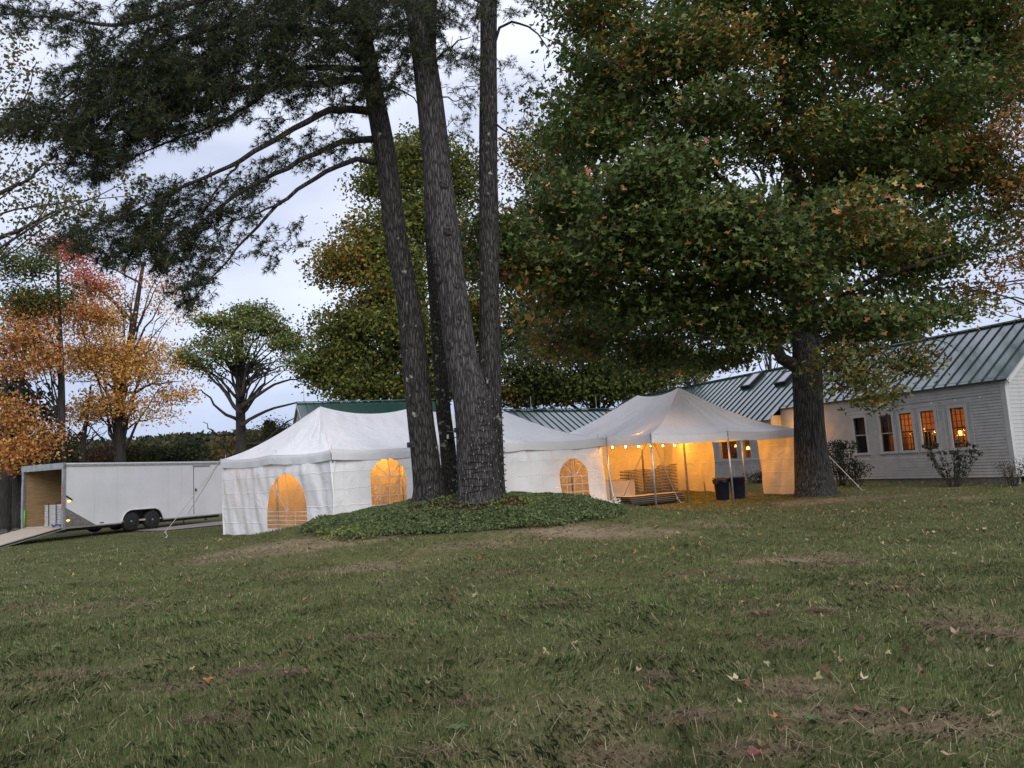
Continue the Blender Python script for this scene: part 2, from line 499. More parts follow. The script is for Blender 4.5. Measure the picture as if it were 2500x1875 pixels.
def wall_boxes(mb, x0, x1, z0, z1, holes, y0, y1):
    "a wall slab with rectangular holes"
    xs = sorted({x0, x1} | {h[0] for h in holes} | {h[1] for h in holes})
    for a_, b_ in zip(xs[:-1], xs[1:]):
        hs = sorted([h for h in holes if h[0] < b_ - 1e-4 and h[1] > a_ + 1e-4], key=lambda h: h[2])
        z = z0
        for h in hs:
            if h[2] > z: mb.box(a_, b_, y0, y1, z, h[2])
            z = h[3]
        if z < z1: mb.box(a_, b_, y0, y1, z, z1)

def panel_meshes(w, length, rib=.03):
    f = MB().box(0, w, 0, length, -.012, 0).mesh('roof_panel')
    r = MB().box(-.011, .011, -.004, length, .0015, rib).mesh('roof_rib')
    return f, r

def roof_side(parent, x_from, x_to, w, ye, ze, yr, zr, pm=None, rib=.03):
    "standing-seam panels from eave to ridge, each panel its own piece"
    ln = math.hypot(yr - ye, zr - ze)
    ang = math.atan2(zr - ze, yr - ye)
    f, r = pm or panel_meshes(w, ln, rib)
    k = int(round(abs(x_to - x_from) / w))
    for i in range(k):
        o = link('roof_panel', f, M['roof'], parent)
        o.location = (x_from - (i + 1) * w, ye, ze); o.rotation_euler = (ang if yr > ye else ang, 0, 0)
        q = link('seam', r, M['rib'], o)
    return f, r

# --- main house: local x runs along its long wall towards us, y goes into the house
c0 = at(2448, 1169, 26); dr = ray(420, 1193); U = Vector((dr[0], dr[1], 0)).normalized(); NOUT = Vector((-U.y, U.x, 0))
hc = hit(2483, 1169, c0, NOUT)
HB = .16
H_ROT = math.atan2(-U.y, -U.x)
house = empty('farmhouse', (hc.x, hc.y, HB), H_ROT, label='long white clapboard house with green metal roof and glowing windows', cat='house')
def hl(px, py, off=0.0):
    "pixel -> (x, z) on the long wall's plane, moved out by off"
    q = hit(px, py, hc + NOUT * off, NOUT) - Vector((hc.x, hc.y, HB))
    return -(q.dot(U)), q.z
HE, HR, HD = 3.46, 5.66, 3.0      # eave, ridge, half depth
LEN = 27.6
BX0, BX1, BP = -10.4, -17.5, .62  # the part that stands out
roof_k = (HR - HE) / HD
wins = []
for (xl, yt, xr, yb) in ((2087, 1020, 2115, 1102), (2150.5, 1016, 2180.5, 1100), (2199, 1009, 2230, 1097), (2250.5, 1004, 2284.5, 1095), (2323.5, 997, 2359, 1092)):
    xm = (xl + xr) / 2
    xa, _ = hl(xl, (yt + yb) / 2); xb, _ = hl(xr, (yt + yb) / 2)
    _, zt = hl(xm, yt); _, zb = hl(xm, yb)
    wins.append((xa, xb, 1.16, 2.58))
holes = [(a_ - .02, b_ + .02, c_ - .02, d_ + .02) for a_, b_, c_, d_ in wins]
mb = MB(); wall_boxes(mb, BX0, -.02, .08, HE, holes, 0, .14); mb.build('wall', M['paint'], house)
mb = MB(); siding(mb, BX0, -.14, .1, HE - .12, [(a_ - .13, b_ + .13, c_ - .13, d_ + .15) for a_, b_, c_, d_ in wins], .105)
tag(mb.build('siding', M['paint'], house), kind='stuff')
mb = MB().box(BX0, 0, .03, .2, -.35, .08); mb.build('foundation', M['foundation'], house)
mb = MB().box(-.14, .022, -.024, -.0005, .08, HE - .1).box(.001, .024, -.0005, .13, .08, HE - .02); mb.build('corner_board', M['trim'], house)
mb = MB().box(BX0, -.001, -.026, -.001, HE - .118, HE + .02); mb.build('fascia', M['trim'], house)
for i, (a_, b_, c_, d_) in enumerate(wins):
    w = MB().box(a_ - .12, b_ + .12, -.034, -.002, d_ + .005, d_ + .13).box(a_ - .13, b_ + .13, -.05, -.002, c_ - .10, c_ - .005)
    w.box(a_ - .11, a_ - .003, -.030, -.002, c_ - .004, d_ + .004).box(b_ + .003, b_ + .11, -.030, -.002, c_ - .004, d_ + .004)
    wo = w.build('window', M['trim'], house)
    zm = (c_ + d_) / 2
    if i < 2:
        MB().box(a_ + .001, b_ - .001, .03, .06, zm - .018, zm + .018).build('meeting_rail', M['trim'], wo)
        for (z0, z1) in ((c_ + .01, zm - .02), (zm + .02, d_ - .01)):
            MB().box(a_ + .02, b_ - .02, .04, .045, z0, z1).build('pane', M['glass'], wo)
    else:
        s = MB()
        for k in range(4):
            x = a_ + (b_ - a_) * k / 3; hw = .022 if k in (0, 3) else .011
            x = min(max(x, a_ + hw), b_ - hw)
            s.box(x - hw, x + hw, .03, .058, c_, d_)
        for k in range(7):
            z = c_ + (d_ - c_) * k / 6; hw = .026 if k in (0, 3, 6) else .011
            z = min(max(z, c_ + hw), d_ - hw)
            s.box(a_, b_, .028, .060, z - hw, z + hw)
        s.build('muntin_grid', M['sash'], wo)
        for r in range(6):
            for k in range(3):
                x0 = a_ + (b_ - a_) * k / 3; x1 = a_ + (b_ - a_) * (k + 1) / 3
                z0 = c_ + (d_ - c_) * r / 6; z1 = c_ + (d_ - c_) * (r + 1) / 6
                MB().box(x0 + .012, x1 - .012, .041, .046, z0 + .012, z1 - .012).build('pane', M['glass'], wo)
# wide casing round the four windows that stand in a row
gx0, gx1 = wins[0][0] - .2, wins[3][1] + .2
MB().box(gx0, gx1, -.022, -.001, 2.76, 2.84).box(gx0, gx0 + .06, -.023, -.001, 1.0, 2.755).box(gx1 - .06, gx1, -.023, -.001, 1.0, 2.755).build('casing', M['trim'], house)
a_, b_ = wins[4][0] - .28, wins[4][1] + .28
MB().box(a_, b_, -.022, -.001, 2.78, 2.86).box(a_, a_ + .05, -.023, -.001, 1.0, 2.775).box(b_ - .05, b_, -.023, -.001, 1.0, 2.775).build('casing', M['trim'], house)

# gable end with its lap boards, each board a piece
gy1 = 2 * HD
zc = .1
while zc < HR - .1:
    e = .135
    y0_, y1_ = .14, gy1
    if zc > HE - .2:
        q = (zc + e - HE) / roof_k
        y0_, y1_ = max(.14, q + .15), gy1 - max(0, q)
    if y1_ - y0_ < .1: break
    me = MB().add([(.018, y0_, 0), (.018, y1_, 0), (0, y1_, 0), (0, y0_, 0), (.004, y0_, e), (.004, y1_, e), (0, y1_, e), (0, y0_, e)],
                  [(3, 2, 1, 0), (4, 5, 6, 7), (0, 1, 5, 4), (1, 2, 6, 5), (2, 3, 7, 6), (3, 0, 4, 7)]).mesh('clapboard')
    o = link('clapboard', me, M['paint'], house); o.location = (.0, 0, zc)
    zc += e
g = MB().add([(0, 0, .08), (0, gy1, .08), (0, gy1, HE), (0, HD, HR - .03), (0, 0, HE)], [(0, 1, 2, 3, 4)])
g.build('gable_wall', M['paint'], house)
# roof: near part, part that reaches lower, far part
NEAR = .24
W = .46
eo = .14
ribm = .042
def roof_run(xa, xb, out):
    ye, ze = -out, HE + .02 - out * roof_k
    return roof_side(house, xa, xb, W, ye, ze, HD, HR + .02, None, ribm)
n1 = int(round((NEAR - BX0) / W)); xb1 = NEAR - n1 * W
roof_run(NEAR, xb1, eo)
n2 = int(round((xb1 - BX1) / W)); xb2 = xb1 - n2 * W
roof_run(xb1, xb2, BP + .18)
n3 = int(round((xb2 + LEN) / W)); xb3 = xb2 - n3 * W
roof_run(xb2, xb3, eo)
# far slope, ridge cap, rake boards
zb = HE - eo * roof_k
MB().add([(NEAR, HD, HR), (NEAR, gy1 + eo, zb), (xb3, gy1 + eo, zb), (xb3, HD, HR)], [(0, 1, 2, 3)]).build('roof', M['roof'], house)
MB().bar((NEAR + .01, HD, HR + .05), (xb3 - .01, HD, HR + .05), .2, .03).build('ridge_cap', M['roof'], house)
MB().bar((NEAR - .02, -eo, zb - .08), (NEAR - .02, HD - .02, HR - .09), .03, .17).bar((NEAR - .02, gy1 + eo, zb - .08), (NEAR - .02, HD + .02, HR - .09), .03, .17).build('rake_board', M['trim'], house)
MB().bar((NEAR, -eo + .03, zb - .02), (xb1, -eo + .03, zb - .02), .03, .05).build('eave_edge', M['rib'], house)
MB().box(xb3, -.01, gy1 - .1, gy1, -.3, HE).box(xb3, xb3 + .1, .1, gy1 - .12, -.3, HE).build('rear_wall', M['paint'], house)
MB().box(xb3, xb2 + .3, 0, .14, -.3, HE).build('wall', M['paint'], house)
# the part that stands out: panelled wall under a band of windows, siding on its near cheek
bz = HE - BP * roof_k - .02
bw = []
for (xl, xr, pw) in ((1712, 1737, 0), (1759, 1800, 0), (1816, 1833, 0)):
    xa, _ = hl(xl, 1100, BP); xb, _ = hl(xr, 1100, BP)
    bw.append((xa, xb, 1.22, 2.35))
bh = [(a_, b_, c_, d_) for a_, b_, c_, d_ in bw]
mb = MB(); wall_boxes(mb, BX1, BX0 - .02, .05, bz, bh, -BP, -BP + .12); mb.build('wall', M['paint'], house)
mb = MB(); siding(mb, 0, BP - .03, .06, bz + .1, [], .12)
o = mb.build('siding', M['paint'], house); o.location = (BX0 - .02, -BP + .02, 0); o.rotation_euler = (0, 0, math.pi / 2); tag(o, kind='stuff')
MB().box(BX0 - .12, BX0 - .021, -BP + .12, .3, .05, bz).build('wall', M['paint'], house)
MB().box(BX1 - .001, BX0 + .001, -BP - .06, -BP - .002, 1.08, 1.16).box(BX1, BX0, -BP - .024, -BP - .002, .98, 1.04).box(BX1, BX0, -BP - .022, -BP - .001, .1, .22).build('sill_band', M['trim'], house)
for x in (BX0 - .06, -11.9, -13.2, -14.5):
    MB().box(x - .06, x + .05, -BP - .020, -BP - .001, .225, .975).build('stile', M['trim'], house)
for (a_, b_, c_, d_) in bw:
    wo = MB().box(a_ - .09, a_ - .002, -BP - .03, -BP - .002, c_ - .05, d_ + .1).box(b_ + .002, b_ + .09, -BP - .03, -BP - .002, c_ - .05, d_ + .1).box(a_ - .001, b_ + .001, -BP - .03, -BP - .002, d_ + .002, d_ + .1).build('window', M['trim'], house)
    MB().box(a_, b_, -BP + .05, -BP + .055, c_, d_).build('pane', M['glass'], wo)
# rooms behind the glass
for nm, xa, xb, ya, yb, za, zb2, mm in (('room', BX0 + .1, -4.95, .2, 3.2, .5, 3.0, 'roomdark'), ('room', -4.9, -.15, .2, 3.4, .5, 3.0, 'room'), ('room', BX1 + .1, BX0 - .15, -BP + .2, 2.6, .5, 2.5, 'room')):
    r = MB().box(xa, xb, yb, yb + .03, za, zb2).box(xa, xa + .03, ya, yb - .002, za, zb2).box(xb - .03, xb, ya, yb - .002, za, zb2).box(xa, xb, ya, yb + .03, za - .04, za - .002).box(xa, xb, ya, yb + .03, zb2 + .002, zb2 + .04)
    r.build(nm, M[mm], house)
# skylights and vents on the roof
def on_roof(px, py):
    nrm = (Matrix.Rotation(H_ROT, 3, 'Z') @ Vector((0, -roof_k, 1))).normalized()
    p0 = Matrix.Rotation(H_ROT, 3, 'Z') @ Vector((0, 0, HE + .02)) + Vector((hc.x, hc.y, HB))
    q = Matrix.Rotation(-H_ROT, 3, 'Z') @ (hit(px, py, p0, nrm) - Vector((hc.x, hc.y, HB)))
    return q.x, q.y
sl = math.atan(roof_k)
M['skyglass'] = mat('skylight_glass', (.5, .52, .56), None, .05, spec=1.0)
for (px_, py_, ln, wd) in ((1838, 931, 1.25, .75), (1920, 925, 1.05, .75)):
    x, y = on_roof(px_, py_)
    s = empty('skylight', (x, y, HE + .02 + y * roof_k)); s.parent = house; s.rotation_euler = (sl, 0, 0)
    MB().box(-wd / 2, wd / 2, -ln / 2, -ln / 2 + .08, .0, .17).box(-wd / 2, wd / 2, ln / 2 - .08, ln / 2, 0, .17).box(-wd / 2, -wd / 2 + .08, -ln / 2 + .081, ln / 2 - .081, 0, .17).box(wd / 2 - .08, wd / 2, -ln / 2 + .081, ln / 2 - .081, 0, .17).build('frame', M['dark'], s)
    MB().box(-wd / 2 + .081, wd / 2 - .081, -ln / 2 + .081, ln / 2 - .081, .10, .14).build('pane', M['skyglass'], s)
for (px_, py_, r_) in ((1700, 940, .16), (1683, 946, .2)):
    x, y = on_roof(px_, py_)
    v = MB().tube([(0, 0, -.1), (0, 0, .28)], r_ * .6, 10).tube([(0, 0, .28), (0, 0, .36)], r_, 10)
    o = v.build('roof_vent', M['dark'], house); o.location = (x, y, HE + y * roof_k)

def gable_building(name, label, p0, p1, run, drop, wall_z, w=.46, near_rake=True, drop_far=None):
    "a lower green-roofed range; p0 and p1 are the ends of its ridge"
    d = (p1 - p0); d.z = 0; ln = d.length; d.normalize()
    inward = Vector((-d.y, d.x, 0))
    zr = (p0.z + p1.z) / 2
    b = empty(name, (p0.x, p0.y, 0), math.atan2(d.y, d.x), label=label, cat='building')
    k = int(ln / w); 
    f, r = panel_meshes(w, math.hypot(run, drop), .04)
    ang = math.atan2(drop, run)
    for i in range(k):
        o = link('roof_panel', f, M['roof'], b); o.location = (i * w, -run, zr - drop); o.rotation_euler = (ang, 0, 0)
        link('seam', r, M['rib'], o)
    L = k * w
    MB().add([(0, 0, zr - .02), (L, 0, zr - .02), (L, run, zr - drop), (0, run, zr - drop)], [(0, 1, 2, 3)]).build('roof', M['roof'], b)
    MB().bar((-.05, 0, zr + .05), (L + .05, 0, zr + .05), .22, .04).build('ridge_cap', M['roofcap'], b)
    yo = run - .25; zo = zr - drop + .25 * drop / run - .04
    MB().add([(.12, -yo, wall_z), (L - .12, -yo, wall_z), (L - .12, -yo, zo), (.12, -yo, zo)], [(0, 1, 2, 3)]).build('wall', M['paint'], b)
    MB().add([(.12, -yo, wall_z), (.12, -yo, zo), (.12, 0, zr - .06), (.12, yo, zo), (.12, yo, wall_z)], [(0, 1, 2, 3, 4)]).build('gable_wall', M['paint'], b)
    MB().bar((-.03, -run, zr - drop - .07), (-.03, 0, zr - .07), .03, .16).build('rake_board', M['trim'], b)
    MB().bar((0, -run + .02, zr - drop - .06), (L, -run + .02, zr - drop - .06), .03, .12).build('fascia', M['fasc'], b)
    return b, L, zr
M['roofcap'] = mat('ridge_cap', (.09, .14, .14), (.12, .18, .18), .35, 2)
M['fasc'] = mat('brown_fascia', (.05, .03, .025), (.08, .05, .04), .7, 4)
bl, L1, z1 = gable_building('barn', 'white barn with green metal roof and rods along its ridge, behind the left tent', at(724, 984, 41), at(1075, 977, 44.5), 3.8, 2.6, -.6)
for x in (.4, 6.2):
    o = MB().tube([(0, 0, 0), (0, 0, .75)], .018, 6).lathe([(.05, 0), (.06, .05), (.02, .1)], 8, (0, 0, .0)).build('lightning_rod', M['trim'], bl); o.location = (x, 0, z1 + .06)
bc, L2, z2 = gable_building('connecting_wing', 'low green-roofed wing seen between the two tents', at(1215, 1006, 39.3), at(1600, 996, 46.2), 2.3, 1.55, -.4)
for x in (2.2, 6.9):
    o = MB().tube([(0, 0, 0), (0, 0, .7)], .016, 6).lathe([(.05, 0), (.06, .05), (.02, .1)], 8, (0, 0, .0)).build('lightning_rod', M['trim'], bc); o.location = (x, 0, z2 + .06)
# lamps that burn inside the house, and what shows against them
M['shade'] = glow_mat('lamp_shade', (1.0, .55, .18), 1.5)
M['silh'] = mat('dark_wood', (.03, .018, .012), (.05, .03, .02), .6, 8)
M['curtain'] = mat('dim_curtain', (.22, .085, .055), (.32, .13, .09), .9, 3.0, stretch=(9, 9, .6), translucent=.25)
HM = Matrix.Translation((hc.x, hc.y, HB)) @ Matrix.Rotation(H_ROT, 4, 'Z')
def table_lamp(label, x, y, z, watts, s=1.0):
    w = HM @ Vector((x, y, z))
    t = empty('table_lamp', w, H_ROT, label=label, cat='lamp')
    MB().lathe([(.07 * s, 0), (.075 * s, .015), (.02 * s, .04), (.035 * s, .12 * s), (.015 * s, .2 * s), (.01 * s, .3 * s)], 12).build('base', M['silh'], t, True)
    MB().lathe([(.14 * s, .24 * s), (.06 * s, .42 * s)], 16).build('shade', M['shade'], t, True)
    ld = bpy.data.lights.new('lamp_light', 'POINT'); ld.energy = watts; ld.color = (1, .50, .13); ld.shadow_soft_size = .12
    lo = bpy.data.objects.new('lamp_light', ld); COL.objects.link(lo); lo.parent = t; lo.location = (0, -.2, .5 * s)
    return t
table_lamp('lit table lamp behind the fourth window of the white house', wins[3][0] + .45, 1.5, 1.35, 30)
table_lamp('lit lamp behind the fifth, rightmost window of the white house', wins[4][0] + .1, 1.3, 1.25, 34)
table_lamp('small lit lamp deep behind the second window', wins[1][0] + .2, 2.2, 1.7, 9, .7)
table_lamp('lit shaded lamp behind the wide window seen through the open tent', bw[1][0] + .75, .5, 1.38, 16, .9)
table_lamp('lit hanging-style lamp behind the left edge of the wide window', bw[1][0] + .1, .3, 1.6, 8, .7)
table_lamp('lit lamp behind the narrow window right of the wide one', bw[2][0] + .25, .4, 1.3, 12, .8)
for (i, lab) in ((0, 'reddish curtain behind the first window'), (1, 'reddish curtain behind the second window')):
    a_, b_, c_, d_ = wins[i]
    v = MB(); N = 24
    for k in range(N + 1):
        x = a_ - .05 + (b_ - a_ + .1) * k / N; y = .28 + .025 * math.sin(k * 1.9)
        v.v += [(x, y, c_ + .62), (x, y, d_ + .1), (x, y + .006, c_ + .62), (x, y + .006, d_ + .1)]
    for k in range(N): v.f += [(4 * k, 4 * k + 4, 4 * k + 5, 4 * k + 1), (4 * k + 2, 4 * k + 3, 4 * k + 7, 4 * k + 6)]
    o = v.build('curtain', M['curtain'], None, True); o.matrix_world = HM
    tag(o, lab + ' of the white house', 'curtain')
def dark_box(nm, lab, cat, boxes):
    o = MB()
    for b_ in boxes: o.box(*b_)
    q = o.build(nm, M['silh'], None); q.matrix_world = HM
    tag(q, lab, cat); return q
a_, b_, c_, d_ = wins[3]
dark_box('armchair', 'dark armchair back showing low in the fourth window', 'chair', [(a_ - .1, b_ - .22, .75, .85, .7, c_ + .48), (a_ - .1, b_ - .22, .851, 1.3, .62, c_ + .1), (a_ - .12, a_ - .1, .8, 1.3, .62, c_ + .2), (b_ - .22, b_ - .19, .8, 1.3, .62, c_ + .2)])
dark_box('spindle_chair', 'spindle-backed chair low in the fourth window, right of the armchair', 'chair', [(b_ - .14, b_ + .25, .7, .73, c_ + .32, c_ + .37)] + [(b_ - .13 + .08 * k, b_ - .105 + .08 * k, .7, .73, c_ - .1, c_ + .319) for k in range(5)] + [(b_ - .14, b_ + .25, .73, 1.1, c_ - .16, c_ - .1)] + [(x, x + .035, y, y + .035, .52, c_ - .161) for x in (b_ - .13, b_ + .2) for y in (.74, 1.05)])
a_, b_, c_, d_ = wins[2]
dark_box('cabinet', 'dark cabinet filling the lower half of the third window', 'cabinet', [(a_ - .15, b_ + .1, .8, 1.2, .5, c_ + .62), (a_ - .17, b_ + .12, .78, 1.22, c_ + .621, c_ + .66)])
M['pic'] = mat('picture_print', (.5, .35, .25), (.12, .16, .3), .6, 14)
a_, b_, c_, d_ = bw[1]
o = MB().box(a_ + .62, a_ + 1.0, .10, .12, 1.26, 1.72).build('picture_frame', M['trim'], None); o.matrix_world = HM
tag(o, 'pale framed picture standing on the sill of the wide window', 'picture')
q_ = MB().box(a_ + .68, a_ + .94, .095, .0995, 1.32, 1.66).build('print', M['pic'], o)
dark_box('monitor', 'small dark box standing in the wide window, left of the picture', 'box', [(a_ + .2, a_ + .48, .0, .2, 1.23, 1.5), (a_ + .27, a_ + .41, .05, .15, 1.20, 1.229)])
# lamp under the eave that lights the siding between the tent and the maple
pl_ = HM @ Vector((-8.75, -.10, 2.6))
sc_ = empty('wall_lamp', pl_, H_ROT, label='lit lamp on the clapboard wall behind the maple trunk', cat='lamp')
MB().box(-.05, .05, .06, .082, -.08, .08).build('backplate', M['dark'], sc_)
MB().lathe([(.035, -.1), (.06, -.08), (.06, .06), (.03, .09)], 12).build('globe', M['shade'], sc_, True)
ld = bpy.data.lights.new('lamp_light', 'POINT'); ld.energy = 60; ld.color = (1, .42, .06); ld.shadow_soft_size = .08
lo = bpy.data.objects.new('lamp_light', ld); COL.objects.link(lo); lo.parent = sc_; lo.location = (-.25, -.30, -.1)
# unlit bulbs strung along the wall
# ------------------------------------------------------------------ tents
def canvas_mat(name, c1, c2, trans, rough=.42, bscale=3.0, bump=.5, dist=.05, tcol=None, grid=False):
    "coated white cloth with creases"
    m, n, l, p = new_mat(name)
    p.inputs['Roughness'].default_value = rough; p.inputs['Specular IOR Level'].default_value = .4
    co = n.new('ShaderNodeTexCoord')
    t = n.new('ShaderNodeTexNoise'); t.inputs['Scale'].default_value = 1.3; t.inputs['Detail'].default_value = 5
    l.new(co.outputs['Object'], t.inputs['Vector'])
    r = n.new('ShaderNodeValToRGB'); r.color_ramp.elements[0].position = .3; r.color_ramp.elements[0].color = (*c1, 1)
    r.color_ramp.elements[1].position = .7; r.color_ramp.elements[1].color = (*c2, 1)
    l.new(t.outputs['Fac'], r.inputs['Fac']); l.new(r.outputs['Color'], p.inputs['Base Color'])
    # creases: warped ridged noise
    w = n.new('ShaderNodeTexNoise'); w.inputs['Scale'].default_value = bscale; w.inputs['Detail'].default_value = 4; w.inputs['Distortion'].default_value = 1.5
    l.new(co.outputs['Object'], w.inputs['Vector'])
    v = n.new('ShaderNodeTexVoronoi'); v.feature = 'DISTANCE_TO_EDGE'; v.inputs['Scale'].default_value = bscale * .9
    ad = n.new('ShaderNodeVectorMath'); ad.operation = 'MULTIPLY_ADD'; ad.inputs[1].default_value = (.5, .5, .5)
    l.new(w.outputs['Color'], ad.inputs[0]); l.new(co.outputs['Object'], ad.inputs[2]); l.new(ad.outputs['Vector'], v.inputs['Vector'])
    mm = n.new('ShaderNodeMath'); mm.operation = 'MULTIPLY_ADD'; mm.inputs[1].default_value = .55
    l.new(v.outputs['Distance'], mm.inputs[0]); l.new(w.outputs['Fac'], mm.inputs[2])
    b = n.new('ShaderNodeBump'); b.inputs['Strength'].default_value = bump; b.inputs['Distance'].default_value = dist
    hgt = mm.outputs['Value']
    if grid:   # creases left from folding, a grid about half a metre wide
        sx_ = n.new('ShaderNodeSeparateXYZ'); l.new(ad.outputs['Vector'], sx_.inputs['Vector'])
        sw_ = n.new('ShaderNodeVectorMath'); sw_.operation = 'MULTIPLY_ADD'; sw_.inputs[1].default_value = (.10, .10, .10)
        l.new(w.outputs['Color'], sw_.inputs[0]); l.new(co.outputs['Object'], sw_.inputs[2]); l.new(sw_.outputs['Vector'], sx_.inputs['Vector'])
        hs = n.new('ShaderNodeMath'); hs.operation = 'ADD'; l.new(sx_.outputs['X'], hs.inputs[0]); l.new(sx_.outputs['Y'], hs.inputs[1])
        for src, per in ((sx_.outputs['Z'], .46), (hs.outputs['Value'], .62)):
            pp = n.new('ShaderNodeMath'); pp.operation = 'PINGPONG'; pp.inputs[1].default_value = per / 2; l.new(src, pp.inputs[0])
            mr = n.new('ShaderNodeMapRange'); mr.inputs['From Min'].default_value = 0; mr.inputs['From Max'].default_value = .022; mr.inputs['To Min'].default_value = .22; mr.inputs['To Max'].default_value = 0
            l.new(pp.outputs['Value'], mr.inputs['Value'])
            a2 = n.new('ShaderNodeMath'); a2.operation = 'ADD'; l.new(hgt, a2.inputs[0]); l.new(mr.outputs['Result'], a2.inputs[1]); hgt = a2.outputs['Value']
    l.new(hgt, b.inputs['Height']); l.new(b.outputs['Normal'], p.inputs['Normal'])
    tr = n.new('ShaderNodeBsdfTranslucent'); tr.inputs['Color'].default_value = (*(tcol or c2), 1)
    mx = n.new('ShaderNodeMixShader'); mx.inputs['Fac'].default_value = trans
    l.new(p.outputs['BSDF'], mx.inputs[1]); l.new(tr.outputs['BSDF'], mx.inputs[2])
    l.new(mx.outputs['Shader'], n['Material Output'].inputs['Surface'])
    return m
M['canopy'] = canvas_mat('canopy_cloth', (.83, .83, .85), (.90, .90, .91), .04, .38, 2.2, .55, .06)
M['valance'] = canvas_mat('valance_cloth', (.66, .66, .68), (.74, .74, .75), .06, .45, 2.5, .4, .04)
M['sidewall'] = canvas_mat('sidewall_vinyl', (.72, .73, .74), (.80, .81, .82), .07, .26, 1.6, .5, .07, grid=True)
M['pole'] = mat('aluminium_pole', (.45, .45, .46), (.58, .58, .58), .4, 8, metal=.7)
M['rope'] = mat('white_rope', (.55, .53, .47), (.7, .68, .6), .9, 40)
M['stakem'] = mat('steel_stake', (.10, .095, .09), (.2, .18, .16), .6, 20, metal=.6)
M['muntin'] = mat('pale_tape', (.74, .70, .66), (.80, .76, .72), .4, 4, translucent=.45)
vm, n, l, p = new_mat('clear_vinyl')
tr = n.new('ShaderNodeBsdfTransparent'); tr.inputs['Color'].default_value = (.93, .90, .86, 1)
gg = n.new('ShaderNodeBsdfGlossy'); gg.inputs['Roughness'].default_value = .12
df = n.new('ShaderNodeBsdfTranslucent'); df.inputs['Color'].default_value = (.9, .88, .84, 1)
tx = n.new('ShaderNodeTexNoise'); tx.inputs['Scale'].default_value = 7; tx.inputs['Detail'].default_value = 4; tx.inputs['Distortion'].default_value = 1.2
co = n.new('ShaderNodeTexCoord'); l.new(co.outputs['Object'], tx.inputs['Vector'])
bb = n.new('ShaderNodeBump'); bb.inputs['Strength'].default_value = .7; bb.inputs['Distance'].default_value = .05
l.new(tx.outputs['Fac'], bb.inputs['Height']); l.new(bb.outputs['Normal'], gg.inputs['Normal'])
m1 = n.new('ShaderNodeMixShader'); m1.inputs['Fac'].default_value = .10; m2 = n.new('ShaderNodeMixShader'); m2.inputs['Fac'].default_value = .06
l.new(tr.outputs['BSDF'], m1.inputs[1]); l.new(df.outputs['BSDF'], m1.inputs[2])
l.new(m1.outputs['Shader'], m2.inputs[1]); l.new(gg.outputs['BSDF'], m2.inputs[2]); l.new(m2.outputs['Shader'], n['Material Output'].inputs['Surface'])
M['vinyl'] = vm

def lerp(a, b, t): return a + (b - a) * t

def scallop(P, Q, t, k):
    "eave between two corners, dipping and drawing in between its k bays"
    u = (t * k) % 1.0
    s = 4 * u * (1 - u)
    p = lerp(P, Q, t)
    d = (Q - P); inn = Vector((-d.y, d.x, 0)).normalized()
    return p + Vector((0, 0, -.06 * s)) + inn * (.10 * s)

def canopy_patch(mb, P, Q, k, ridge, nu, nv, pw=1.42):
    "cloth from the eave P-Q up to the ridge curve ridge(t)"
    base = len(mb.v); LQ = (Q - P).length
    for i in range(nu + 1):
        t = i / nu
        e = scallop(P, Q, t, k); r = ridge(t)
        for j in range(nv + 1):
            w = j / nv
            q = lerp(e, r, w)
            z = e.z + (r.z - e.z) * (w ** pw)
            # folds that run up to the peaks
            fold = math.sin(t * 47 + 2.2 * math.sin(w * 5)) * .010 * math.sin(math.pi * min(1, w * 1.02)) + math.sin(t * 19 + w * 9) * .008 * (w * (1 - w) * 4)
            for kk in range(k + 1):          # creases fan out from every pole head
                ddx = (t - kk / k) * LQ; ddy = w * 3.0; rr = math.hypot(ddx, ddy)
                fold += .026 * math.exp(-rr / .75) * min(1, rr / .3) * math.sin(math.atan2(ddy, ddx) * 24 + kk * 2.1 + math.sin(rr * 5) * .6)
            rr = (1 - w) * 3.2               # and from the peaks
            fold += .018 * math.exp(-rr / .8) * min(1, rr / .35) * math.sin(t * 95 + rr * 1.5)
            mb.v.append((q.x, q.y, z + fold))
    for i in range(nu):
        for j in range(nv):
            a = base + i * (nv + 1) + j
            mb.f.append((a, a + nv + 1, a + nv + 2, a + 1))

def ridge_line(peaks, sag):
    def f(t):
        n = len(peaks) - 1
        if n == 0: return peaks[0].copy()
        x = min(t * n, n - 1e-6); i = int(x); u = x - i
        p = lerp(peaks[i], peaks[i + 1], u)
        p.z -= sag * 4 * u * (1 - u)
        return p
    return f

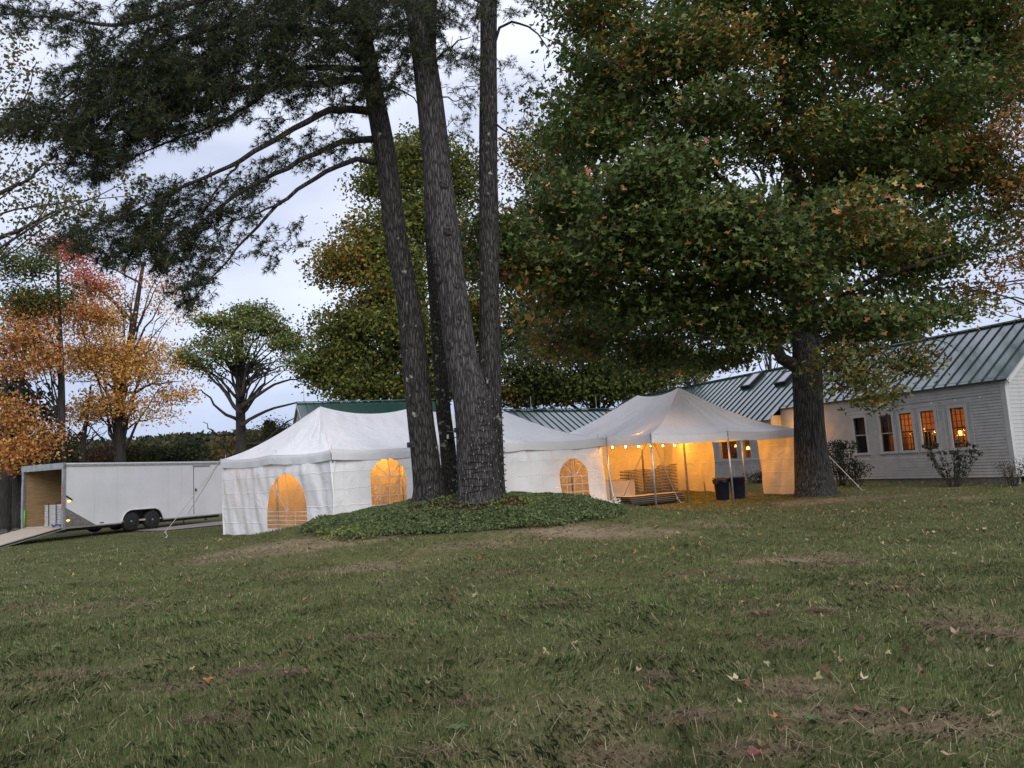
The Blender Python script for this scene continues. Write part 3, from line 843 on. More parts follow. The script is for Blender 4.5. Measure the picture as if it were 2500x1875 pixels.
def make_canopy(root, cs, bays, peaks, sag):
    "cs: four corners, front-left, front-right, back-right, back-left; the ridge runs from the left end to the right"
    fl, fr_, br, bl_ = cs
    rl = ridge_line(peaks, sag)
    mb = MB()
    canopy_patch(mb, fl, fr_, bays[0], rl, 170, 26)
    canopy_patch(mb, fr_, br, bays[1], lambda t: peaks[-1].copy(), 110, 26)
    canopy_patch(mb, br, bl_, bays[0], lambda t: rl(1 - t), 60, 14)
    canopy_patch(mb, bl_, fl, bays[1], lambda t: peaks[0].copy(), 110, 26)
    mb.build('canopy', M['canopy'], root, True)
    for P, Q, k in ((fl, fr_, bays[0]), (fr_, br, bays[1]), (br, bl_, bays[0]), (bl_, fl, bays[1])):
        v = MB(); N = 40
        d = (Q - P); out = Vector((d.y, -d.x, 0)).normalized()
        for i in range(N + 1):
            e = scallop(P, Q, i / N, k)
            wob = .02 * math.sin(i * 1.1) + .012 * math.sin(i * 2.3 + 1)
            for z, o in ((.012, -.02), (-.02, .012), (-.10, .020 + wob * .3), (-.20, .022 + wob * .7), (-.27, .020 + wob)):
                v.v.append(tuple(e + out * o + Vector((0, 0, z))))
        for i in range(N):
            for j in range(4):
                a = i * 5 + j; v.f.append((a, a + 5, a + 6, a + 1))
        v.build('valance', M['valance'], root, True)

def wall_disp(s, z, seed):
    return (.035 * math.sin(s * 2.7 + seed + .6 * math.sin(z * 1.9 + seed)) + .018 * math.sin(s * 6.3 + z * 2.1 + seed * 2) + .010 * math.sin(s * 13 + z * 4 - seed)
            + .012 * math.sin((s + z) * 5.1 + seed * 3))

def side_wall(root, P, Q, seed, windows=(), name='side_wall', z_lift=0.0, flare=0.0, muntin=True):
    "cloth wall hung below an eave P-Q down to the ground; windows: (s centre, width, sill above ground, height)"
    d = (Q - P); d.z = 0; L = d.length; d.normalize(); out = Vector((d.y, -d.x, 0))
    step = .07
    xs = set(np.linspace(0, L, int(L / step) + 2).tolist())
    for (sc, w, sill, h) in windows:
        xs |= set((sc + w / 2 * math.cos(math.pi * k / 24)) for k in range(25))
    xs = sorted(xs); xs = [x for i, x in enumerate(xs) if i == 0 or x - xs[i - 1] > 1e-4 or True]
    mb = MB(); panes = [MB() for _ in windows]
    def pt(s, z, zg):
        p = P + d * s
        f = wall_disp(s, z, seed) * min(1.0, (z - zg) / .4 * .4 + .6)
        lo = max(0.0, 1 - (z - zg) / .5)
        hi = max(0.0, min(1.0, (lerp(P.z, Q.z, s / L) - z) / .55))       # held flat against the eave
        f = f * hi - .11 * (1 - hi)
        return (p.x + out.x * (f - .06 + flare * lo), p.y + out.y * (f - .06 + flare * lo), z)
    def strip(m, s0, s1, a0, b0, a1, b1, nz, zg0, zg1):
        base = len(m.v)
        for j in range(nz + 1):
            w = j / nz
            m.v.append(pt(s0, a0 + (b0 - a0) * w, zg0)); m.v.append(pt(s1, a1 + (b1 - a1) * w, zg1))
        for j in range(nz):
            k = base + 2 * j; m.f.append((k, k + 1, k + 3, k + 2))
    def zg(s):
        p = P + d * s; return gz(p.x, p.y) + .02 + z_lift + .012 * math.sin(s * 5 + seed)
    def ztop(s): return lerp(P.z, Q.z, s / L) - .09
    def arch(s, w):
        sc, ww, sill, h = w
        u = max(-1, min(1, (s - sc) / (ww / 2))); r = ww / 2
        return zg(sc) + sill + (h - r) + r * math.sqrt(max(0, 1 - u * u))
    for s0, s1 in zip(xs[:-1], xs[1:]):
        if s1 - s0 < 1e-5: continue
        m_ = (s0 + s1) / 2; hit_ = None
        for i, w in enumerate(windows):
            if abs(m_ - w[0]) < w[1] / 2: hit_ = i
        g0, g1 = zg(s0), zg(s1)
        if hit_ is None:
            strip(mb, s0, s1, g0, ztop(s0), g1, ztop(s1), 22, g0, g1)
        else:
            w = windows[hit_]; b = zg(w[0]) + w[2]
            a0, a1 = arch(s0, w), arch(s1, w)
            strip(mb, s0, s1, a0, ztop(s0), a1, ztop(s1), 12, g0, g1)
            strip(mb, s0, s1, g0, max(b, g0 + .01), g1, max(b, g1 + .01), 2, g0, g1)
            strip(panes[hit_], s0, s1, b, a0, b, a1, 16, g0, g1)
    wo = mb.build(name, M['sidewall'], root, True)
    for w, pm in zip(windows, panes):
        sc, ww, sill, h = w; r = ww / 2; b = zg(sc) + sill
        win = pm.build('window', M['vinyl'], wo, True)
        if not muntin: continue
        g = MB()
        def line(s0, z0, s1, z1, wd=.028):
            n_ = 8
            for k in range(n_):
                a, c = k / n_, (k + 1) / n_
                A = Vector(pt(lerp(s0, s1, a), lerp(z0, z1, a), b - .1)) + out * .008; C = Vector(pt(lerp(s0, s1, c), lerp(z0, z1, c), b - .1)) + out * .008
                dd = (C - A).normalized(); sd_ = dd.cross(out).normalized() * (wd / 2)
                g.add([A - sd_, A + sd_, C + sd_, C - sd_, A - sd_ + out * .003, A + sd_ + out * .003, C + sd_ + out * .003, C - sd_ + out * .003], [(0, 1, 2, 3), (4, 5, 6, 7), (0, 1, 5, 4), (1, 2, 6, 5), (2, 3, 7, 6), (3, 0, 4, 7)])
        top = b + h - r
        line(sc, b, sc, b + h)
        for u in (-.5, .5): line(sc + u * r, b, sc + u * r, top)
        nh = 4 if h > 1.2 else 3
        for k in range(nh + 1): line(sc - r, b + (top - b) * k / nh + .012, sc + r, b + (top - b) * k / nh + .012)
        for a_ in (-45, 45): line(sc, top, sc + r * math.sin(R(a_)) * .98, top + r * math.cos(R(a_)) * .98)
        g.build('muntin_grid', M['muntin'], wo)
    return wo

def pole(root, top, r=.03, name='side_pole', spike=.12, inn=None):
    if inn is not None:
        top = top + (inn - top).normalized() * .16; top.z -= .05; spike += .07
    x, y = top.x, top.y
    o = MB().tube([(x, y, gz(x, y) - .03), (top.x, top.y, top.z)], r, 10).tube([(top.x, top.y, top.z), (top.x, top.y, top.z + spike)], .008, 6)
    return o.build(name, M['pole'], root, True)

def stake(label, p, grp=None):
    s = empty('tent_stake', (p.x, p.y, p.z), label=label, cat='stake', **({'group': grp} if grp else {}))
    MB().tube([(0, 0, -.12), (.03, -.02, .22)], .014, 8).build('pin', M['stakem'], s)
    MB().tube([(.03 + .03 * math.cos(a), -.02 + .03 * math.sin(a), .12 + .012 * a / 2) for a in np.linspace(0, 12, 30)], .009, 6).build('rope_knot', M['rope'], s)
    t = [(.05, -.02, .12), (.12, -.05, .05), (.10, -.14, .015), (.18, -.20, .012), (.14, -.30, .012)]
    MB().tube(t, .009, 6).build('rope_tail', M['rope'], s)
    return s

def guy(root, top, q, r=.010):
    q = Vector(q); pts = [lerp(top, q, k / 10) + Vector((0, 0, -.03 * math.sin(math.pi * k / 10))) for k in range(11)]
    return MB().tube(pts, r, 6).build('guy_rope', M['rope'], root)

# left tent, walled on every side
A_ = at(540, 1122, 25); B_ = at(808, 1098, 20.5); C_ = at(1471, 1068, 26)
A_.z, B_.z, C_.z = 2.47, 2.39, 2.42
D_ = A_ + (C_ - B_); D_.z = 2.5
mid0 = (A_ + B_) / 2; sdir = (C_ - B_); sdir.z = 0; LS = sdir.length; sdir.normalize()
tent1 = empty('party_tent', (0, 0, 0), label='closed white tent with arched orange-lit windows, behind the pine trunks', cat='tent')
pk = []
for s_, z_ in ((1.58, 3.89), (4.9, 3.86), (8.22, 3.76)):
    p_ = mid0 + sdir * s_; p_.z = z_; pk.append(p_)
make_canopy(tent1, (B_, C_, D_, A_), (3, 2), pk, .24)
def s_on(P, Q, px, py):
    d = (Q - P); d.z = 0; d.normalize()
    h = hit(px, py, P, (d.y, -d.x, 0)); return (h - P).dot(d)
# end wall A-B with its window, long wall B-C with three
wa0, wa1 = s_on(A_, B_, 648, 1230), s_on(A_, B_, 744, 1230)
side_wall(tent1, A_, B_, 1.3, [((wa0 + wa1) / 2, wa1 - wa0, .10, 1.62)])
M1_ = lerp(B_, C_, .667); M0_ = lerp(B_, C_, .333)
wb0, wb1 = s_on(B_, M0_, 909, 1200), s_on(B_, M0_, 994, 1200)
side_wall(tent1, B_, M0_, 2.9, [((wb0 + wb1) / 2, wb1 - wb0, .16, 1.55)])
wc1 = s_on(M0_, M1_, 1237, 1200); 
side_wall(tent1, M0_, M1_, 4.4, [(wc1 - .55, 1.1, .12, 1.55)])
wd0, wd1 = s_on(M1_, C_, 1372, 1180), s_on(M1_, C_, 1440, 1180)
side_wall(tent1, M1_, C_, 5.8, [((wd0 + wd1) / 2, wd1 - wd0, .12, 1.62)], flare=.10)
side_wall(tent1, D_, A_, 7.7, [])
for k in (0, .333, .667, 1):
    pole(tent1, lerp(B_, C_, k), inn=lerp(A_, D_, .5)); pole(tent1, lerp(A_, D_, k), inn=lerp(B_, C_, .5))
pole(tent1, mid0.copy(), inn=lerp(C_, D_, .5))
for q in pk: pole(tent1, q - Vector((0, 0, .02)), .038, 'centre_pole', .02)

# right tent, open at the front
K0, K2 = at(1588, 1060, 23.5), at(1944, 1047, 26.1)
K0.z, K2.z = 2.37, 2.33
K1 = lerp(K0, K2, .5); K1.z = 2.34
back = Vector((-.433, .90, 0)).normalized()
KL = 7.6
K3, K5 = K2 + back * KL, K0 + back * KL
K3.z, K5.z = 2.5, 2.52
Q1 = at(1657, 946, 27.07); Q2 = at(1556, 965, 29.4)
tent2 = empty('canopy_tent', (0, 0, 0), label='open-fronted white canopy tent glowing yellow inside, beside the maple', cat='tent')
make_canopy(tent2, (K2, K3, K5, K0), (3, 2), [Q1, Q2], .16)
for P in (K0, K2, K1, K3, K5, lerp(K0, K5, .333), lerp(K0, K5, .667), lerp(K2, K3, .36), lerp(K2, K3, .667)): pole(tent2, P)
for P in (Q1, Q2): pole(tent2, P - Vector((0, 0, .02)), .04, 'centre_pole', .02)
WALLM = M['sidewall']; M['sidewall'] = canvas_mat('glow_tinted_sidewall_vinyl', (.70, .645, .53), (.77, .71, .60), .10, .30, 1.6, .6, .07, grid=True)  # sidewall colour tinted ivory to turn the lamplit glow in this tent more golden
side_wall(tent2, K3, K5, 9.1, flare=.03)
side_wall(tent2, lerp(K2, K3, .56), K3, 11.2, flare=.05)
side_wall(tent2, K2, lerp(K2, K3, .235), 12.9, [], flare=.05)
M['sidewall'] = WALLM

# ropes and stakes
for top, (px_, py_), lab in ((A_, (402, 1312), 'tent stake with loose rope tail in the grass, nearest the trailer wheels'), (A_, (447, 1280), 'tent stake farther back, beside the gravel by the trailer'),
                             (C_, (1497, 1236), 'tent stake in a heap of coiled rope, at the foot of the tent wall'), (K0, (1518, 1231), 'tent stake in the lit grass just left of the front pole'),
                             (K0, (1652, 1228), 'tent stake with a curled rope tail right of the front pole'), (K2 + Vector((.3, .2, 0)), (2093, 1198), 'tent stake in the lawn right of the maple trunk')):
    g_ = ground_at(px_, py_)
    stake(lab, g_)
    guy(tent1 if top is A_ or top is C_ else tent2, top + Vector((0, 0, .02)), g_ + Vector((.03, -.02, .17)), .012)
guy(tent1, M1_ + Vector((0, 0, .02)), ground_at(1300, 1206) + Vector((0, 0, .1)))

# lit bulbs: strings of lamps under both canopies
M['bulb'] = glow_mat('warm_bulb', (1.0, .58, .16), 45)
M['wire'] = mat('black_wire', (.01, .01, .01), None, .6)
def lamp_string(name, label, pts, n, watts, rad=.035, r=.022, lit=True, sag=.05):
    s = empty(name, tuple(pts[0]), label=label, cat='string lights')
    o0 = Vector(pts[0])
    wp = []
    bm = MB().lathe([(.004, .05), (r * .8, .03), (r, 0), (r * .7, -.03), (.003, -.04)], 10).mesh('bulb')
    sk = MB().lathe([(.014, .02), (.016, .06), (.008, .08)], 8).mesh('socket')
    segs = len(pts) - 1
    for i in range(n):
        t = (i + .5) / n * segs; k = min(int(t), segs - 1)
        p = lerp(Vector(pts[k]), Vector(pts[k + 1]), t - k) - o0
        b = link('bulb', bm, M['bulb'] if lit else M['glassbulb'], s, True); b.location = p - Vector((0, 0, .07))
        c = link('socket', sk, M['wire'], s); c.location = p - Vector((0, 0, .07))
        if lit:
            ld = bpy.data.lights.new('bulb_light', 'POINT'); ld.energy = watts; ld.color = (1.0, .37, .02); ld.shadow_soft_size = rad
            lo = bpy.data.objects.new('bulb_light', ld); COL.objects.link(lo); lo.parent = s; lo.location = p - Vector((0, 0, .13))
    for k in range(segs):
        for j in range(9):
            u = j / 8; q = lerp(Vector(pts[k]), Vector(pts[k + 1]), u) - o0; wp.append(q + Vector((0, 0, -sag * 4 * u * (1 - u) * .2)))
    MB().tube(wp, .006, 5).build('wire', M['wire'], s)
    return s
lamp_string('string_lights', 'lit string of warm bulbs under the open tent along its yellow back wall', [at(1478, 1088, 28.6), at(1660, 1083, 31.6)], 6, 15)
e1, e2 = lerp(K2, K3, .15), lerp(K2, K3, .62)
inn2 = (K0 - K2).normalized() * .5
lamp_string('string_lights', 'lit bulbs under the open tent near the maple side', [e1 + inn2 * 2.4 + Vector((0, 0, .12)), e2 + inn2 * 2.4 + Vector((0, 0, .12))], 3, 16)
lamp_string('string_lights', 'lit bulbs tucked behind the front valance of the open tent', [lerp(K0, K1, .0) + back * 1.5 + (K2 - K0) * .06 + Vector((0, 0, .12)), lerp(K0, K1, .9) + back * 1.5 + Vector((0, 0, .12))], 4, 21)
dv = (A_ - B_); dv.z = 0; dv.normalize()
i1, i2 = lerp(A_, D_, .08) - dv * .8, lerp(A_, D_, .9) - dv * .8
lamp_string('string_lights', 'lit bulbs inside the closed tent, seen as an orange glow in its windows', [i1 + Vector((0, 0, -.05)), i2 + Vector((0, 0, -.05))], 6, 30)
# ------------------------------------------------------------------ cargo trailer
M['trailer_white'] = mat('trailer_skin', (.66, .66, .67), (.72, .72, .73), .38, 1.2, bump=.06, bscale=3)
M['trailer_seam'] = mat('trailer_seam', (.52, .52, .53), (.58, .58, .59), .4, 2)
M['alu'] = mat('trailer_aluminium', (.38, .38, .37), (.5, .5, .49), .38, 6, metal=.75)
M['plate'] = mat('tread_plate', (.42, .40, .37), (.6, .58, .54), .22, 10, bump=.5, bscale=38, metal=.95, bump_dist=.02)
M['plywood'] = mat('plywood', (.24, .155, .075), (.34, .23, .12), .75, 3.0, stretch=(.8, 1, 6), bump=.15)
M['ramp_wood'] = mat('ramp_wood', (.40, .33, .25), (.50, .42, .33), .8, 4.0, stretch=(1, 6, 1), bump=.2)
M['tyre'] = mat('tyre_rubber', (.010, .010, .010), (.022, .022, .022), .75, 14, bump=.4)
M['rim'] = mat('black_rim', (.012, .012, .013), (.02, .02, .02), .35, 6)
M['hub'] = mat('hub_steel', (.4, .4, .42), None, .3, metal=1)
M['strap_green'] = mat('green_strap', (.10, .42, .05), None, .6)
M['strap_blue'] = mat('blue_strap', (.02, .03, .25), None, .6)
M['amber'] = glow_mat('amber_lamp', (1.0, .55, .08), 3.0)
tp = at(155, 1290, 28.0)
TB, TT, TW, TL = .34, 2.68, 2.35, 7.6
tz = gz(tp.x, tp.y)
trailer = empty('cargo_trailer', (tp.x, tp.y, .08), 0, label='white enclosed cargo trailer with tandem wheels and rear ramp down', cat='trailer')
trailer.rotation_euler = (0, .010, math.atan2(.909, .417))
# near side with the wheel cut-out
arch = []
wx0, wx1, wr, wz = 2.86, 3.86, .47, .37
for a in np.linspace(math.pi, math.pi / 2, 9): arch.append((wx0 + wr * math.cos(a), 0, wz + wr * math.sin(a)))
for a in np.linspace(math.pi / 2, 0, 9): arch.append((wx1 + wr * math.cos(a), 0, wz + wr * math.sin(a)))
arch = [p for p in arch]
def side_skin(y, t, name, mm):
    pts = [(0, y, TB)] + [(wx0 - wr, y, TB)] + [(x, y, max(z, TB)) for x, _, z in arch] + [(wx1 + wr, y, TB), (TL, y, TB), (TL, y, TT), (0, y, TT)]
    cl = []
    for p in pts:
        if not cl or (Vector(p) - Vector(cl[-1])).length > 1e-4: cl.append(p)
    n_ = len(cl)
    v = cl + [(x, y + t, z) for x, _, z in cl]
    f = [tuple(range(n_)), tuple(range(2 * n_ - 1, n_ - 1, -1))] + [(i, n_ + i, n_ + (i + 1) % n_, (i + 1) % n_) for i in range(n_)]
    return MB().add(v, f).build(name, mm, trailer)
side_skin(0, .03, 'side_panel', M['trailer_white'])
side_skin(TW - .03, .03, 'side_panel', M['trailer_white'])
MB().box(.06, TL, TW - .05, TW - .032, TB + .1, TT - .05).build('plywood_lining', M['plywood'], trailer)
MB().box(.06, wx0 - wr - .03, .032, .05, TB + .1, TT - .05).box(wx1 + wr + .03, TL, .032, .05, TB + .1, TT - .05).box(wx0 - wr - .03, wx1 + wr + .03, .032, .05, .91, TT - .05).build('plywood_lining', M['plywood'], trailer)
MB().box(3.9, 3.93, .051, TW - .051, TB + .1, TT - .05).build('bulkhead', M['plywood'], trailer)
MB().box(0.01, TL, .031, TW - .031, TB + .03, TB + .095).build('floor', M['ramp_wood'], trailer)
MB().box(-.02, TL + .02, -.015, TW + .015, TT + .002, TT + .05).build('roof', M['trailer_white'], trailer)
MB().box(TL - .03, TL, .031, TW - .031, TB, TT).build('front_panel', M['trailer_white'], trailer)
MB().box(.05, TL, .25, .35, TB - .13, TB - .003).box(.05, TL, TW - .35, TW - .25, TB - .13, TB - .003).build('chassis', M['dark'], trailer)
# trim rails
MB().box(-.03, TL, -.022, -.001, TT - .085, TT + .0015).box(-.03, TL, TW + .001, TW + .02, TT - .085, TT + .0015).build('top_rail', M['alu'], trailer)
MB().box(.05, wx0 - wr - .01, -.016, -.001, TB - .02, TB + .03).box(wx1 + wr + .01, TL, -.016, -.001, TB - .02, TB + .03).build('bottom_rail', M['alu'], trailer)
for x in (1.22, 2.2, 4.6, 5.3):
    MB().box(x - .004, x + .004, -.003, -.0005, TB + .04, TT - .09).build('panel_seam', M['trailer_seam'], trailer)
# rear frame
MB().box(-.05, .05, -.03, .07, TB - .05, TT - .002).build('rear_post', M['alu'], trailer)
MB().box(-.05, .05, TW - .07, TW + .03, TB - .05, TT - .002).build('rear_post', M['alu'], trailer)
MB().box(-.07, .05, -.03, TW + .03, TT - .17, TT + .06).build('rear_header', M['alu'], trailer)
MB().box(-.03, .009, .071, TW - .071, TB - .04, TB + .06).build('rear_sill', M['alu'], trailer)
for z in (1.2, 1.75): MB().box(-.062, -.051, TW - .04, TW + .03, z - .1, z + .1).build('hinge', M['alu'], trailer)
MB().tube([(-.03, TW + .05, .75), (-.03, TW + .05, 2.0)], .02, 6).build('lock_bar', M['alu'], trailer)
MB().bar((-.056, .0, 1.02), (-.056, .0, 1.98), .03, .05).build('tail_lamp', mat('tail_lamp', (.25, .03, .03), (.6, .4, .4), .2, 60), trailer)
# tread plate guard on the lower rear corner
MB().add([(.05, -.006, TB + .03), (1.28, -.006, TB + .03), (.05, -.006, 1.10), (.05, -.012, TB + .03), (1.28, -.012, TB + .03), (.05, -.012, 1.10)], [(0, 1, 2), (5, 4, 3), (0, 3, 4, 1), (1, 4, 5, 2), (2, 5, 3, 0)]).build('corner_guard', M['plate'], trailer)
for (x, z) in ((.16, .62), (.20, 1.32)):
    MB().box(x - .05, x + .05, -.03, -.0125 if z < 1 else -.001, z - .022, z + .022).build('marker_lamp', M['amber'], trailer)
MB().bar((.06, -.03, 1.52), (.30, -.03, 1.36), .025, .05).build('door_latch', M['dark'], trailer)
MB().box(1.45, 1.62, -.004, -.0005, TB + .07, TB + .11).build('badge', M['dark'], trailer)
# fender, wheel well, wheels
MB().tube([(x, -.02, z) for x, _, z in arch], .022, 8).build('fender', M['trailer_white'], trailer, True)
MB().tube([(x + (.03 if x < wx0 else -.03 if x > wx1 else 0), .02, z - .03) for x, _, z in arch], .03, 8).build('wheel_well', M['dark'], trailer, True)
MB().box(wx0 - wr - .02, wx1 + wr + .02, .32, .34, TB + .1, .9).box(wx0 - wr - .02, wx1 + wr + .02, .034, .319, .88, .9).build('wheel_well', M['dark'], trailer)
def wheel(x, y, s):
    w = empty('wheel', (x, y, .37)); w.parent = trailer
    prof = [(.20, -.10), (.33, -.115), (.365, -.09), (.372, -.03), (.372, .03), (.365, .09), (.33, .115), (.20, .10)]
    MB().lathe(prof, 28, axis='y').build('tyre', M['tyre'], w, True)
    MB().lathe([(.02, -.06), (.11, -.075), (.17, -.09), (.215, -.112), (.215, .08)], 24, axis='y').build('rim', M['rim'], w, True)
    MB().lathe([(.03, -.12), (.045, -.11), (.05, -.07)], 12, axis='y').build('hub', M['hub'], w, True)
    if s > 0: w.rotation_euler = (0, 0, math.pi)
for x in (wx0, wx1):
    wheel(x, .13, -1); wheel(x, TW - .13, 1)
# side door
dx = 5.95
MB().box(dx, dx + .9, -.012, -.0005, TB + .11, TT - .2).build('side_door', M['trailer_white'], trailer)
do = trailer.children[-1]
MB().box(dx + .05, dx + .13, -.035, -.0125, 1.42, 1.55).build('handle', M['dark'], do)
MB().box(dx - .02, dx - .001, -.014, -.0006, TB + .1, TT - .19).box(dx - .02, dx + .9, -.014, -.0006, TT - .199, TT - .185).build('door_seal', M['dark'], trailer)
MB().box(dx - .06, dx + .9, -.03, -.0005, TT - .15, TT - .12).build('drip_rail', M['alu'], trailer)
# ramp lowered onto the grass
ra, rl_ = None, 2.25
rx = -.06; rz0 = TB + .02
gzr = gz(tp.x - .417 * rl_, tp.y - .909 * rl_) - .08 + .03
ang = math.asin((rz0 - gzr) / rl_)
ex = rx - rl_ * math.cos(ang); ez = rz0 - rl_ * math.sin(ang)
def slab(x0, z0, x1, z1, y0, y1, t):
    d = Vector((x1 - x0, 0, z1 - z0)).normalized(); n_ = Vector((-d.z, 0, d.x)) * t
    if n_.z > 0: n_ = -n_
    v = [(x0, y0, z0), (x1, y0, z1), (x1, y1, z1), (x0, y1, z0)]
    return v + [(a + n_.x, b, c + n_.z) for a, b, c in v], [(0, 1, 2, 3), (7, 6, 5, 4), (0, 4, 5, 1), (1, 5, 6, 2), (2, 6, 7, 3), (3, 7, 4, 0)]
rd = MB().add(*slab(rx, rz0 + .032, ex, ez + .032, .08, TW - .08, .03)).build('ramp_door', M['ramp_wood'], trailer)
MB().add(*slab(rx, rz0, ex, ez, .04, TW - .04, .05)).build('ramp_frame', M['dark'], rd)
MB().add(*slab(rx, rz0 - .05, ex, ez - .05, .02, .06, .03)).build('edge_trim', M['alu'], rd)
o = MB().tube([(-.02, TW - .12, TB + .1), (-.03, TW - .14, TB + .5), (.0, TW - .1, TB + .72)], .03, 8).build('hanging_strap', M['strap_green'], trailer, True)
o = MB().tube([(.0, .12, TB + .1), (-.08, .20, TB + .16), (-.15, .36, TB + .10), (-.10, .5, TB + .15)], .03, 8).build('tie_strap', M['strap_blue'], trailer, True)

# ------------------------------------------------------------------ folding chairs
M['chair_white'] = mat('chair_resin', (.62, .62, .64), (.70, .70, .72), .45, 5)
M['chair_tan'] = mat('chair_cream', (.60, .56, .48), (.66, .62, .54), .5, 5)
M['chair_dark'] = mat('chair_gap_shade', (.16, .13, .10), (.24, .20, .15), .6, 5)  # dark tone on frames, legs and panel stands in for shaded gaps between chairs
def chair_meshes():
    fr = MB()
    for y in (-.2, .2):
        fr.bar((-.46, y, .012), (.46, y, .012), .026, .022)
    fr.bar((-.40, -.19, .012), (-.40, .19, .012), .024, .02).bar((.42, -.19, .012), (.42, .19, .012), .024, .02)
    seat = MB().box(-.10, .32, -.185, .185, .012, .028)
    bk = MB().box(-.455, -.28, -.185, .185, .0125, .026)
    lg = MB()
    for y in (-.222, .222): lg.bar((-.2, y, .026), (.47, y, .026), .02, .018)
    return [('frame', fr.mesh('frame')), ('seat', seat.mesh('seat')), ('backrest', bk.mesh('backrest')), ('rear_legs', lg.mesh('rear_legs')), ('gap_filler', MB().box(-.09, .31, -.18, .18, .001, .0115).box(-.45, -.29, -.18, .18, .001, .012).mesh('gap_filler'))]  # last piece: added panel under the seat, dark on cream chairs for shaded gaps
CH = {m_: [(a, b.copy()) for a, b in chair_meshes()] for m_ in ('chair_white', 'chair_tan')}
def chair(label, group, loc, rz, mm, tilt=(0, 0)):
    c = empty('folding_chair', loc, label=label, cat='chair', group=group); c.rotation_euler = (tilt[0], tilt[1], rz)
    for nm, me in CH[mm]:
        link(nm, me, M[mm] if nm not in ('rear_legs', 'gap_filler', 'frame') or mm == 'chair_white' else M['chair_dark'], c)
    return c
ORD = ['topmost', 'second from the top', 'third from the top', 'fourth from the top', 'fifth from the top', 'sixth from the top', 'seventh from the top', 'eighth from the top', 'ninth from the top', 'tenth from the top', '11th from the top', '12th from the top', '13th from the top', '14th from the top', '15th from the top', '16th from the top', '17th from the top', '18th from the top', '19th from the top', '20th from the top', '21st from the top', '22nd from the top', '23rd from the top']
def chair_stack(label, group, x, y, z, rz, n, mm, pitch=.047, tilt=(0, 0)):
    for i in range(n):
        chair(label % (ORD[n - i - 1] if n - i - 1 < len(ORD) else 'lowest') if '%s' in label else label, group, (x + random.uniform(-.012, .012), y + random.uniform(-.012, .012), z + .004 + i * pitch), rz + (math.pi if i % 2 else 0) + random.uniform(-.02, .02), mm, tilt)
TR = Matrix.Rotation(trailer.rotation_euler.z, 3, 'Z')
q = TR @ Vector((.50, 1.02, 0)) + trailer.location
chair_stack('white folded chair, %s of the strapped stack inside the trailer', 'chairs stacked in the trailer', q.x, q.y, trailer.location.z + TB + .095 + .0, trailer.rotation_euler.z + math.pi / 2, 17, 'chair_white', .046)
s_ = empty('cargo_straps', (q.x, q.y, trailer.location.z + TB + .1), trailer.rotation_euler.z, label='two dark straps round the white chairs in the trailer', cat='straps')
for y in (.18, -.25):
    MB().bar((-.262, y, 0.0), (-.262, y, .84), .005, .04, (0, 1, 0)).bar((-.262, y, .85), (.262, y, .85), .04, .006).build('strap', M['dark'], s_)
# ------------------------------------------------------------------ things under the open tent
M['table_top'] = mat('table_laminate', (.50, .43, .32), (.56, .48, .37), .45, 3)
M['table_edge'] = mat('table_edge', (.02, .017, .015), (.035, .03, .025), .6, 6)
def gpt(px_, Y):
    p_ = at(px_, 1210, Y); return Vector((p_.x, p_.y, gz(p_.x, p_.y)))
for lab, grp, px_, Y_, n_, rz in (('cream folding chair, %s of the leftmost stack behind the tables', 'left chair stack', 1549, 28.3, 21, R(40)),
                                  ('cream folding chair, %s of the middle stack behind the tables', 'middle chair stack', 1594, 28.7, 21, R(66)),
                                  ('cream folding chair, %s of the rightmost, tallest stack', 'right chair stack', 1634, 28.6, 23, R(60))):
    p_ = gpt(px_, Y_)
    chair_stack(lab, grp, p_.x, p_.y, p_.z, rz, n_, 'chair_tan', .056)
def table(label, group, loc, rot, L, Wd):
    t = empty('folding_table', loc, label=label, cat='table', **({'group': group} if group else {})); t.rotation_euler = rot
    MB().box(-L / 2 + .004, L / 2 - .004, -Wd / 2 + .004, Wd / 2 - .004, .0405, .045).build('table_top', M['table_top'], t)
    MB().box(-L / 2, L / 2, -Wd / 2, Wd / 2, .026, .040).build('edge_band', M['table_edge'], t)
    MB().box(-L / 2 + .01, L / 2 - .01, -Wd / 2 + .012, -Wd / 2 + .04, -.008, .0255).box(-L / 2 + .01, L / 2 - .01, Wd / 2 - .04, Wd / 2 - .012, -.008, .0255).box(-L / 2 + .011, -L / 2 + .04, -Wd / 2 + .041, Wd / 2 - .041, -.008, .0255).box(L / 2 - .04, L / 2 - .011, -Wd / 2 + .041, Wd / 2 - .041, -.008, .0255).build('apron', M['table_edge'], t)
    for sgn in (-1, 1):
        MB().bar((sgn * .15, -.28, .01), (sgn * (L / 2 - .1), -.28, .01), .025, .025).bar((sgn * .15, .28, .01), (sgn * (L / 2 - .1), .28, .01), .025, .025).bar((sgn * .15, -.27, .01), (sgn * .15, .27, .01), .025, .025).build('folded_legs', M['table_edge'], t)
    return t
pa, pb = gpt(1519, 26.0), gpt(1655, 27.2)
pc = (pa + pb) / 2; ra = math.atan2(pb.y - pa.y, pb.x - pa.x)
for i in range(5):
    table(['long folding table at the bottom of the low pile', 'long folding table, second from the bottom of the low pile', 'long folding table in the middle of the low pile', 'long folding table, second from the top of the low pile', 'long folding table lying on top of the low pile'][i], 'tables in the low pile',
          (pc.x + random.uniform(-.05, .05), pc.y + random.uniform(-.03, .03), pc.z + .06 + i * .062), (0, 0, ra + random.uniform(-.03, .03)), 2.35, .76)
pl = gpt(1507, 27.6)
